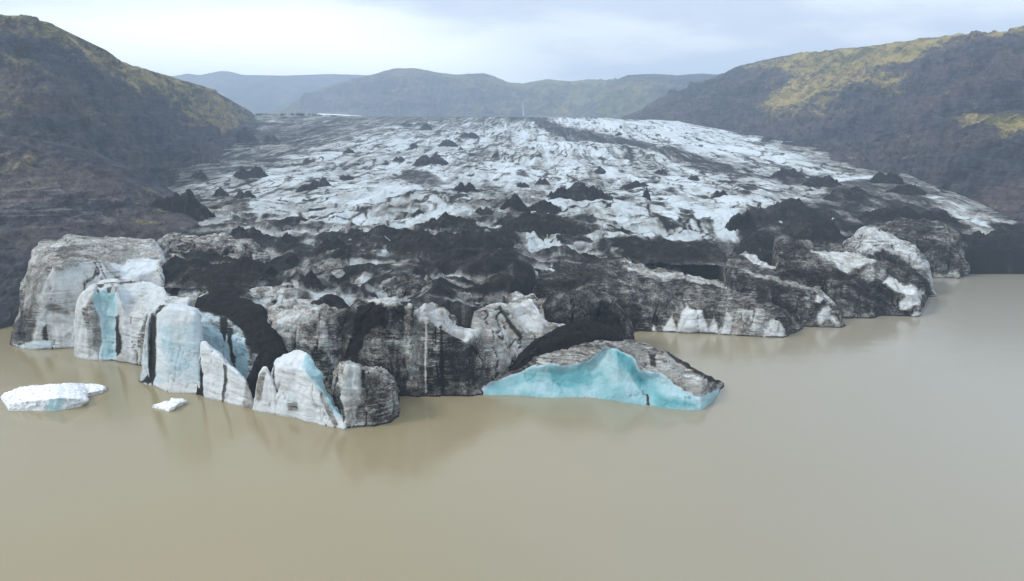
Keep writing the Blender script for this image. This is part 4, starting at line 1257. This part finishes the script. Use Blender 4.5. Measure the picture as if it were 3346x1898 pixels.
block('ice_hummock', 'dim grey ice mound behind the black buttress and pale peak', 'ice hummock', [
    (1220, 1120, (975, 3), (955, 6), (945, 10)), (1270, 1120, (950, 3), (920, 8), (905, 14)), (1350, 1120, (940, 3), (910, 8), (892, 16)), (1430, 1120, (945, 3), (920, 8), (900, 15)),
    (1500, 1120, (960, 3), (940, 8), (925, 13)), (1560, 1120, (985, 3), (965, 6), (955, 10))],
    seed=23, dirt0=0.46, flute=0.3, amp=1.3, rnd=3, step=0.5)
block('ice_hummock', 'knobbly grey ice mound just behind the folded ridge', 'ice hummock', [
    (1440, 1150, (1040, 3), (1010, 6), (995, 10)), (1500, 1150, (1020, 3), (990, 8), (970, 14)), (1580, 1150, (1015, 3), (985, 8), (958, 15)), (1660, 1150, (1005, 3), (975, 8), (955, 15)),
    (1730, 1150, (1000, 3), (975, 8), (960, 14)), (1800, 1150, (1005, 3), (985, 8), (970, 14)), (1850, 1150, (1020, 3), (1010, 6), (1000, 10))],
    seed=24, dirt0=0.42, flute=0.6, amp=1.5, rnd=2, step=0.45)
block('ice_hummock', 'streaky grey ice hump behind the dome at the left', 'ice hummock', [
    (500, 1010, (830, 4), (800, 9), (790, 14)), (560, 1010, (820, 4), (780, 10), (762, 18)), (640, 1010, (815, 4), (775, 10), (755, 20)), (740, 1010, (815, 4), (780, 10), (762, 20)),
    (820, 1010, (825, 4), (795, 9), (780, 16)), (880, 1010, (840, 4), (820, 8), (810, 12))],
    seed=25, dirt0=0.42, flute=0.3, amp=1.4, rnd=3, step=0.6)

# --- right shoulder and spurs
block('ice_shoulder', 'wide dark green grey ice shoulder with white wave cut feet, right of the black lump', 'ice shoulder', [
    (1700, 1081, (1000, 4), (930, 12), (890, 28), (868, 42)), (1800, 1082, (990, 4), (920, 13), (880, 30), (858, 46)), (1900, 1083, (985, 4), (915, 14), (872, 32), (850, 50)), (1963, 1084, (985, 4), (915, 14), (870, 34), (845, 54)),
    (2046, 1084, (990, 4), (925, 14), (875, 34), (845, 54)), (2108, 1085, (1000, 4), (945, 13), (900, 32), (872, 50)), (2170, 1086, (1000, 4), (950, 12), (910, 30), (884, 46)), (2221, 1088, (1005, 3), (955, 12), (915, 28), (890, 42)),
    (2324, 1091, (1010, 3), (970, 11), (935, 24), (908, 38)), (2400, 1098, (1015, 3), (985, 9), (955, 20), (930, 32)), (2470, 1101, (1020, 3), (1000, 8), (975, 16), (955, 26)), (2520, 1103, (1030, 3), (1015, 6), (995, 12), (975, 20)),
    (2565, 1105, (1050, 1.5), (1035, 4), (1020, 8), (1003, 14)), (2585, 1092, (1062, 1.5), (1052, 4), (1042, 7), (1028, 12)), (2605, 1082, (1070, 1), (1064, 3), (1058, 5), (1050, 9)), (2620, 1074, (1070, .5), (1068, 1), (1066, 2), (1062, 4))],
    seed=30,mat=M_STREAK, dirt0=0.55, flute=0.3, amp=0.9, rnd=3, step=0.42, layer=0.3, patches=[
        (R3((1060, 310), (1120, 320), (1220, 390), (1300, 420), (1200, 460), (1120, 440)), 'dirt', 0.24, 9),
        (R5((340, 700), (700, 680), (960, 760), (1130, 880), (900, 900), (640, 860), (420, 900)), 'dirt', 0.60, 14),
        (R5((880, 930), (1000, 860), (1120, 890), (1170, 960), (1100, 1010), (900, 1010)), 'dirt', 0.30, 8),
        (R5((340, 600), (560, 690), (760, 700), (960, 750), (1000, 790), (760, 725), (540, 712)), 'dirt', 0.30, 3),
        (R3((1120, 320), (1250, 370), (1450, 380), (1740, 460), (1740, 475), (1450, 400), (1200, 375)), 'dirt', 0.28, 4),
        (R3((1220, 745), (1240, 690), (1252, 745)), 'dirt', 0.08, 3),
        (R3((1280, 748), (1350, 640), (1380, 750)), 'dirt', 0.08, 4),
        (R3((1375, 750), (1400, 640), (1440, 570), (1470, 600), (1540, 600), (1570, 755)), 'dirt', 0.08, 6),
        (R3((1570, 755), (1610, 660), (1650, 755)), 'dirt', 0.15, 5),
        (R4((-120, 1110), (-60, 920), (30, 1090)), 'dirt', 0.15, 5),
        (R4((-40, 1110), (0, 960), (110, 940), (250, 960), (260, 1080), (200, 1120)), 'dirt', 0.30, 7),
        (R4((210, 1120), (260, 990), (330, 1000), (375, 1060), (385, 1125)), 'dirt', 0.10, 4),
        (R3((300, 200), (900, 180), (1040, 300), (1050, 500), (1150, 600), (1180, 770), (600, 770)), 'dirt', 0.70, 18)],
    parts=[('white_foot', R3((1270, 760), (1350, 640), (1385, 700), (1440, 575), (1540, 600), (1580, 700), (1640, 640), (1660, 770)), None, 'clean white wave cut foot'),
           ('white_foot', R4((170, 1130), (250, 990), (330, 995), (375, 1050), (390, 1135)), None, 'clean white wave cut foot')])
block('ice_spur', 'dark pointed ice spur with a pale polished hollow at its tip', 'ice spur', [
    (2380, 1066, (930, 8), (880, 20), (850, 34), (820, 50)), (2440, 1067, (930, 8), (885, 20), (855, 34), (830, 50)), (2489, 1068, (935, 7), (895, 18), (868, 32), (846, 46)), (2556, 1068, (950, 6), (915, 15), (893, 26), (876, 38)),
    (2620, 1069, (970, 4), (945, 11), (925, 20), (910, 30)), (2677, 1070, (985, 3), (970, 7), (955, 14), (940, 22)), (2705, 1070, (1000, 2.5), (985, 6), (972, 11), (962, 18)), (2726, 1071, (1020, 2), (1010, 4), (1000, 8), (990, 13)),
    (2745, 1072, (1050, 1), (1045, 2.5), (1038, 4), (1032, 7)), (2756, 1072, (1068, .4), (1066, 1), (1064, 2), (1060, 3))],
    seed=31,mat=M_STREAK, dirt0=0.63, flute=0.5, amp=0.8, rnd=2, step=0.45, patches=[
        (R4((600, 990), (640, 910), (690, 890), (720, 930), (770, 1050), (620, 1050)), 'dirt', 0.12, 7),
        (R4((600, 820), (650, 830), (640, 860), (590, 860)), 'dirt', 0.15, 4),
        (R4((620, 1040), (700, 990), (770, 1060), (640, 1060)), 'dirt', 0.48, 6),
        (R5((1000, 565), (1100, 585), (1240, 635), (1310, 672), (1200, 668), (1060, 620)), 'dirt', 0.18, 3),
        (R5((990, 655), (1300, 728), (1480, 765), (1560, 830), (1620, 900), (1570, 895), (1440, 800), (1280, 758), (1100, 700)), 'dirt', 0.30, 4),
        (R4((380, 700), (620, 770), (700, 870), (800, 1060), (760, 1040), (680, 880), (600, 800)), 'dirt', 0.36, 4)],
    parts=[('pale_hollow', R4((600, 1050), (600, 960), (640, 900), (700, 890), (740, 960), (780, 1060)), None, 'pale polished hollow')])
block('ice_spur', 'broad black ice spur ending in a white two lobed snout on the right', 'ice spur', [
    (2540, 1038, (870, 10), (820, 24), (795, 40), (775, 56)), (2620, 1038, (880, 10), (830, 24), (800, 40), (780, 56)), (2659, 1038, (890, 9), (840, 22), (812, 38), (792, 54)), (2720, 1039, (910, 7), (865, 19), (830, 34), (805, 50)),
    (2790, 1041, (930, 5), (895, 14), (855, 28), (815, 46)), (2862, 1042, (945, 4), (910, 10), (870, 24), (835, 42)), (2876, 1032, (935, 4), (905, 10), (868, 24), (838, 42)), (2930, 1033, (945, 3), (925, 8), (895, 18), (855, 36)), (2952, 1034, (960, 2.5), (935, 7), (910, 15), (868, 32)),
    (2985, 1035, (965, 1.5), (948, 5), (925, 12), (885, 27)), (3003, 1034, (985, 2), (960, 5), (940, 10), (905, 22)), (3018, 1000, (975, 2), (955, 4), (942, 8), (925, 15)), (3030, 975, (962, 1), (956, 2), (950, 4), (942, 7))],
    seed=32,mat=M_STREAK, dirt0=0.65, flute=0.6, amp=0.9, rnd=2, step=0.45, patches=[
        (R4((1210, 920), (1210, 870), (1260, 810), (1330, 820), (1360, 870), (1290, 910), (1240, 925)), 'dirt', 0.13, 5),
        (R4((1090, 710), (1130, 670), (1180, 690), (1260, 750), (1410, 790), (1370, 850), (1300, 800), (1180, 790), (1130, 750)), 'dirt', 0.15, 5),
        (R4((1290, 970), (1320, 930), (1355, 950), (1350, 975)), 'dirt', 0.1, 3),
        (R4((570, 480), (860, 490), (1000, 540), (1060, 580), (900, 620), (800, 650), (700, 580)), 'dirt', 0.18, 7),
        (R4((900, 690), (960, 610), (1080, 600), (1120, 660), (1000, 730)), 'dirt', 0.40, 7),
        (R4((780, 980), (790, 900), (870, 960), (1040, 950), (1060, 990)), 'dirt', 0.5, 6)],
    parts=[('white_snout', R4((1090, 710), (1130, 670), (1180, 690), (1260, 750), (1410, 790), (1370, 870), (1360, 980), (1280, 980), (1210, 920), (1215, 850), (1180, 790)), None, 'bare white ice snout')])
block('ice_spur', 'pale peaked ice dome with a dark hollow, behind the white snout on the right', 'ice spur', [
    (2760, 965, (850, 5), (830, 12), (810, 20), (790, 30)), (2788, 965, (840, 5), (815, 12), (795, 20), (768, 32)), (2820, 966, (825, 5), (795, 12), (770, 22), (742, 36)), (2846, 966, (815, 5), (785, 12), (760, 22), (729, 38)),
    (2890, 967, (820, 5), (795, 12), (775, 21), (750, 35)), (2949, 968, (830, 5), (810, 11), (795, 18), (778, 30)), (2998, 969, (845, 4), (830, 9), (815, 15), (797, 25)), (3029, 970, (885, 3), (872, 7), (862, 12), (850, 20)),
    (3043, 970, (925, 2), (918, 4), (912, 8), (904, 13)), (3056, 970, (965, .5), (962, 1), (958, 2), (955, 4))],
    seed=33, mat=M_STREAK, dirt0=0.32, flute=0.3, amp=0.7, rnd=2, step=0.45, blue0=0.1, patches=[
        (R4((1020, 510), (1100, 480), (1200, 520), (1300, 600), (1420, 700), (1460, 820), (1380, 830), (1200, 640), (1060, 560)), 'dirt', 0.75, 6),
        (R4((760, 480), (780, 380), (860, 350), (900, 330), (870, 460)), 'dirt', 0.5, 7)])
block('ice_spur', 'farthest black hummocky spur at the right end of the ice front', 'ice spur', [
    (2860, 905, (780, 6), (755, 16), (740, 28), (725, 44)), (2930, 906, (775, 6), (750, 16), (733, 28), (716, 46)), (3020, 908, (785, 5), (755, 15), (738, 27), (716, 46)), (3060, 908, (790, 4), (765, 13), (745, 25), (722, 42)), (3100, 909, (800, 4), (775, 11), (755, 22), (732, 38)),
    (3137, 910, (825, 3), (800, 9), (780, 17), (755, 30)), (3155, 900, (840, 3), (825, 7), (810, 13), (795, 22)), (3168, 893, (868, 2), (860, 4), (852, 8), (842, 14)), (3176, 890, (886, .5), (884, 1), (882, 2), (878, 4))],
    seed=34,mat=M_STREAK, dirt0=0.65, flute=0.5, amp=1.1, rnd=1, step=0.5, patches=[
        (R4((1450, 700), (1460, 650), (1560, 660), (1600, 640), (1640, 640), (1650, 700)), 'dirt', 0.35, 6)])

# ------------------------------------------------------------------ dark cones of ash on the glacier
BGX, BGY, BGZ = BG[:, 1:-2, 0].ravel(), BG[:, 1:-2, 1].ravel(), BG[:, 1:-2, 2].ravel()


def mound(label, u0, u1, vt, vb, peaks=((0.5, 1.0),), seed=0, brown=False, name='ash_cone', depth=None, res=None):
    """a pile of ash with a real footprint; peaks = (position across, relative height)"""
    uc = (u0 + u1) / 2
    Y = float(body_Y(uc, vb))
    wv = (u1 - u0) * Y / FPX 
    hv = (vb - vt) * Y / FPX * (0.84 if u1 - u0 > 110 else 0.95) + 0.4
    c = pt(np.array([uc]), np.array([float(vb)]), np.array([Y]))[0]
    sel = (np.abs(BGX - c[0]) < wv * 0.4) & (np.abs(BGY - c[1] - wv * 0.15) < wv * 0.3 + 2)
    if sel.sum() > 3:
        c[2] = 0.5 * c[2] + 0.5 * BGZ[sel].mean()
    dp = depth or wv * 0.7
    res = res or int(np.clip((u1 - u0) * 0.9, 22, 110))
    ny = max(14, int(res * 0.6))
    X, Yg = np.meshgrid(np.linspace(-0.62, 0.62, res), np.linspace(-0.62, 0.62, ny), indexing='ij')
    asp = wv / 9.0
    g3 = np.stack([X * 3.4, Yg * 2.6, 0 * X], -1) + seed * 1.37
    wx = X + 0.11 * fbm(g3, 4, 0.6, 0, seed)
    wy = Yg + 0.16 * fbm(g3 + 9, 4, 0.6, 0, seed + 1)
    z = np.full(X.shape, -0.4)
    for px, ph in peaks:
        wid = 0.60 if len(peaks) == 1 else 0.42
        r = np.hypot((wx - (px - 0.5)) / (wid * (0.7 + 0.3 * ph)), wy / 0.55)
        z = np.maximum(z, ph * (1.0 - r ** 1.25) + 0.07 * np.exp(-(r / 0.2) ** 2))
    z = z + (0.24 * fbm(g3 * 1.5, 5, 0.6, 1, seed + 2) + 0.10 * fbm(g3 * 5, 3, 0.6, 2, seed + 3)) * smooth(z, -0.4, 0.35)
    z = np.maximum(z, -0.4)
    P = np.stack([X * wv, Yg * dp + dp * 0.3, z * hv - 0.2], -1)
    nc, nr = X.shape
    dm = 0.50 + 0.34 * smooth(z, -0.32, 0.22) + (0.06 if brown else 0.0) + 0.10 * fbm(g3 * 2.0, 3, 0.6, 0, seed + 4)
    o = make_mesh(name, P.reshape(-1, 3), grid_faces(nc, nr), M_HEAP, {'dirt': dm.ravel(), 'blue': 0 * dm.ravel()})
    o.location = c
    tag(o, label, 'ash cone', 'dark ash cones on the glacier')
    return o


T2 = ((0.33, 0.9), (0.68, 1.0))
T3 = ((0.22, 0.6), (0.5, 1.0), (0.78, 0.7))
MOUNDS = [
    ('black twin topped ash cone high on the white ice near the crevasse pocket', 1352, 1458, 510, 542, T2, 0),
    ('large jagged black ash pile at the right of the central row', 1800, 1985, 597, 672, T3, 0),
    ('steep black ash cone left of the jagged pile', 1632, 1727, 645, 702, ((0.5, 1.0),), 0),
    ('black ash cone wedged below the jagged pile', 1734, 1850, 654, 700, ((0.4, 1.0),), 0),
    ('largest brown twin peaked ash mound in the centre of the glacier', 1645, 1915, 703, 772, ((0.33, 1.0), (0.56, 0.98), (0.8, 0.45)), 1),
    ('long brown black ash ridge with two peaks below the centre', 1296, 1640, 752, 825, ((0.22, 0.85), (0.48, 0.8), (0.68, 0.85), (0.88, 0.9)), 1),
    ('rounded black ash cap on the grey hump', 1018, 1140, 787, 838, ((0.4, 0.95), (0.62, 0.95)), 1),
    ('wide low black ash ridge left of the long brown ridge', 1125, 1375, 742, 790, T3, 0),
    ('low black ash pile at the foot of the white central slope', 1380, 1540, 705, 757, T3, 0),
    ('small sharp black cone upper centre, highest of the lone cones', 1438, 1492, 453, 474, ((0.45, 1.0),), 0),
    ('small black cone on clean ice right of centre', 1946, 1984, 546, 566, ((0.4, 1.0),), 0),
    ('small dark cone on the upper left slope', 1117, 1160, 489, 506, ((0.5, 1.0),), 0),
    ('low dark twin heap beside a pale bulge left of centre', 1104, 1155, 575, 592, T2, 0),
    ('ragged dark heap at the left of the pale bulge', 1000, 1078, 590, 622, T2, 0),
    ('tiny dark cone up slope of the twin topped cone', 1337, 1364, 465, 475, ((0.5, 1.0),), 0),
    ('tiny dark cone right of the lone sharp cone', 1497, 1514, 480, 490, ((0.5, 1.0),), 0),
    ('tiny dark cone on the smooth white centre', 1608, 1626, 498, 508, ((0.5, 1.0),), 0),
    ('small dark heap above the jagged pile', 1752, 1792, 580, 597, T2, 0),
    ('little dark heap up slope of the steep cone', 1690, 1726, 595, 609, T2, 0),
    ('small black cone right of the big brown mound', 1965, 2015, 745, 762, ((0.5, 1.0),), 0),
    ('grey black cone at the edge of the dark shoulder', 2010, 2052, 752, 780, ((0.5, 1.0),), 0),
    ('dark heap between the crevasse pocket and the steep cone', 1480, 1555, 604, 637, T2, 0),
    ('black heap down slope of the steep cone', 1545, 1610, 684, 713, T2, 0),
    ('low black heap in front of the big brown mound', 1803, 1873, 771, 790, T2, 0),
    ('flat dark heap on the right slope under the moraine band', 2041, 2116, 592, 614, T3, 0),
    ('narrow dark cone on the right slope', 2100, 2126, 619, 656, ((0.5, 1.0),), 0),
    ('small dark heap just under the moraine band', 2142, 2178, 549, 561, T2, 0),
    ('small dark heap at the lower end of the moraine band', 2249, 2288, 575, 589, T2, 0),
    ('little dark cone on the pale lower slope left of centre', 1352, 1384, 688, 700, ((0.5, 1.0),), 0),
    ('small dark heap left of the twin topped cone', 1282, 1321, 511, 526, T2, 0),
    ('low dark heap near the top of the glacier', 1504, 1559, 431, 445, T2, 0),
    ('bluish dark cone near the crest left of centre', 1373, 1408, 397, 418, ((0.5, 1.0),), 0),
    ('big black ridge above the pale wedge on the right', 2455, 2755, 654, 728, T3, 0),
    ('black hump right of the big ridge', 2720, 2858, 613, 656, T2, 0),
    ('blue black hump near the right margin', 2905, 3028, 606, 645, T2, 0),
    ('dark hump in the middle of the right lobe', 2846, 2950, 570, 617, T2, 0),
    ('long dark heap at the end of the moraine band', 2526, 2632, 556, 590, T2, 0),
    ('rounded grey black heap below the right lobe', 2638, 2752, 580, 618, T2, 0),
    ('lone dark heap on the pale fan right of centre', 2330, 2380, 628, 650, T2, 0),
    ('black cone near the rocks at the right shore', 3172, 3232, 752, 780, ((0.5, 1.0),), 0),
    ('black cone near the right edge of the picture', 3240, 3320, 748, 780, ((0.5, 1.0),), 0),
    ('large green black heap at the foot of the left hill', 470, 650, 628, 722, ((0.25, 0.7), (0.5, 0.95), (0.75, 1.0)), 0),
    ('blue black heap at the upper left corner of the glacier', 762, 830, 422, 468, ((0.5, 1.0),), 0),
    ('wide dark heap on the left slope', 756, 866, 556, 594, T2, 0),
    ('small dark heap below the wide one on the left slope', 762, 826, 616, 644, T2, 0),
    ('small dark knob on the left slope', 696, 738, 613, 638, ((0.5, 1.0),), 0),
    ('ragged black heap on the lower left ice', 970, 1040, 604, 628, T2, 0),
    ('flat topped dark heap behind the left hummock', 734, 856, 748, 792, T2, 0),
    ('small black pointed cone behind the left hummock', 904, 964, 764, 790, ((0.5, 1.0),), 0),
    ('dark heap among grey ice at the left margin', 620, 668, 560, 584, T2, 0),
    ('small dark heap near the upper left margin', 860, 905, 440, 458, T2, 0),
    ('tiny dark cone on the upper right lobe', 2012, 2036, 432, 442, ((0.5, 1.0),), 0),
    ('black heap on the left of the pale wedge', 2380, 2470, 700, 760, T2, 0),
    ('black ridge above the dark shoulder', 1950, 2330, 786, 850, ((0.15, 0.6), (0.32, 1.0), (0.6, 0.8), (0.85, 0.7)), 0),
    ('black peak at the head of the dark pointed spur', 2400, 2560, 757, 830, ((0.45, 1.0), (0.75, 0.7)), 0),
    ('black hump above the pale peaked dome', 2600, 2760, 720, 790, T2, 0),
    ('brown black hump left of the farthest spur', 2840, 3010, 668, 730, T3, 1),
    ('black hump at the back of the farthest spur', 3000, 3130, 690, 735, T2, 0),
    ('black ash bank behind the flat pale shelf', 470, 820, 840, 925, ((0.2, 0.8), (0.4, 0.7), (0.62, 0.6), (0.88, 0.9)), 1),
    ('black cone between the pale slab and the grey green hump', 985, 1050, 890, 945, ((0.5, 1.0),), 0),
]
for k, (lb, a, b, c, d, pk, br) in enumerate(MOUNDS):
    mound(lb, a, b, c, d, pk, k + 1, bool(br))


# ------------------------------------------------------------------ floating ice
def berg(name, label, cols, seed, blue_poly=None):
    """low floe: waterline in front, small cliff, top that slopes back to its far waterline"""
    cu = np.array([c[0] for c in cols], float)
    U = np.arange(cu[0], cu[-1], 1.6)
    vb = np.interp(U, cu, [c[1] for c in cols])
    ve = np.interp(U, cu, [c[2] for c in cols])
    vt = np.interp(U, cu, [c[3] for c in cols])
    ze = np.interp(U, cu, [c[4] for c in cols])
    Y0 = waterY(vb)
    A = pt(U, vb, Y0)
    lo = A.copy()
    lo[:, 2] = -1.2
    # rim: intersection of the sight line with height ze
    def at_z(v, z):
        p = pt(U, v, np.ones_like(U))
        k = (CAMH - z) / (CAMH - p[:, 2])
        q = np.stack([p[:, 0] * k, k, z], -1)
        return q
    E = at_z(ve, ze)
    E[:, 1] = np.maximum(E[:, 1], A[:, 1] + 0.15)
    T = at_z(vt, ze * 0.8 + 0.25)
    Bk = T.copy()
    Bk[:, 1] += 0.8
    Bk[:, 2] = -1.2
    P = [lo, A, E, (E + T) / 2 + np.array([0, 0, 0.25]), T, Bk]
    G, part = [], []
    for k, m in enumerate((2, 14, 26, 26, 5)):
        for j in range(m + (1 if k == 4 else 0)):
            f = j / m
            G.append(P[k] * (1 - f) + P[k + 1] * f)
            part.append(1.0 if k <= 1 else 0.0)
    G = np.stack(G, 1)
    G = blur(G, 1, 1)
    N = grid_normals(G)
    if N[..., 2].mean() < 0:
        N = -N
    d = 0.40 * fbm(G / np.array([2.2, 1.5, 2.]), 4, 0.55, 1, seed) + 0.25 * fbm(G / 5, 3, 0.5, 0, seed + 1)
    G = G + N * (d * smooth(G[..., 2], -0.5, 0.8))[..., None]
    part = np.repeat(np.array(part)[None, :], G.shape[0], 0)
    blue = part * 0.35
    if blue_poly is not None:
        VV = np.stack([vb * (1 - p) + ve * p if p < 1 else vt for p in np.linspace(0, 1, G.shape[1])], 1)
        UU = np.repeat(U[:, None], G.shape[1], 1)
        blue = np.maximum(blue, part * 0.9 * smooth(UU, *blue_poly[0]) * smooth(UU, *blue_poly[1]))
    Pp = G.reshape(-1, 3)
    F = grid_faces(*G.shape[:2])
    org = (float(Pp[:, 0].mean()), float(Pp[:, 1].mean()), 0.0)
    o = make_mesh(name, Pp, F, M_SNOW, {'blue': blue.ravel()}, origin=org)
    tag(o, label, 'iceberg')
    return o


berg('iceberg', 'long low white floe with a notched right end, floating at the left edge', [
    (5, 1304, 1300, 1298, 0.3), (12, 1316, 1308, 1286, 1.0), (20, 1326, 1315, 1281, 1.6), (27, 1341, 1322, 1276, 2.2), (60, 1342, 1320, 1266, 2.8), (90, 1342, 1316, 1260, 3.2), (130, 1342, 1312, 1257, 3.6),
    (177, 1342, 1306, 1253, 4.2), (210, 1338, 1310, 1252, 3.6), (245, 1331, 1314, 1252, 2.8), (266, 1327, 1318, 1252, 1.9), (274, 1322, 1316, 1253, 1.4), (276, 1298, 1290, 1254, 1.3), (300, 1292, 1285, 1255, 1.2), (335, 1283, 1276, 1260, 1.0), (349, 1272, 1268, 1265, 0.3)],
    41, ((120, 170), (225, 180)))
berg('iceberg', 'small angular white chunk of ice floating below the bright tower', [
    (497, 1331, 1329, 1327, 0.2), (515, 1335, 1331, 1320, 0.7), (540, 1340, 1334, 1310, 1.1), (551, 1345, 1337, 1306, 1.3), (562, 1342, 1334, 1301, 1.4), (578, 1330, 1323, 1300, 1.4), (594, 1324, 1318, 1301, 1.2), (606, 1319, 1315, 1310, 0.6), (611, 1317, 1315, 1314, 0.2)],
    43)

# ------------------------------------------------------------------ haze
hv = np.array([[x, y, z] for x in (-5200, 5200) for y in (-400, 6200) for z in (-4, 640)], float)
hf = np.array([[0, 1, 3, 2], [4, 6, 7, 5], [0, 4, 5, 1], [2, 3, 7, 6], [0, 2, 6, 4], [1, 5, 7, 3]])
mh = bpy.data.materials.new('haze')
mh.use_nodes = True
mh.node_tree.nodes.clear()
th = NT(mh.node_tree)
pv = th.n('ShaderNodeVolumePrincipled')
pv.inputs['Color'].default_value = (0.64, 0.80, 1.0, 1)
pv.inputs['Density'].default_value = 0.00023
pv.inputs['Anisotropy'].default_value = 0.2
oh = th.n('ShaderNodeOutputMaterial')
th.link(pv.outputs[0], oh.inputs['Volume'])
hz = make_mesh('haze', hv, hf, mh, flat=True)
tag(hz, kind='stuff')
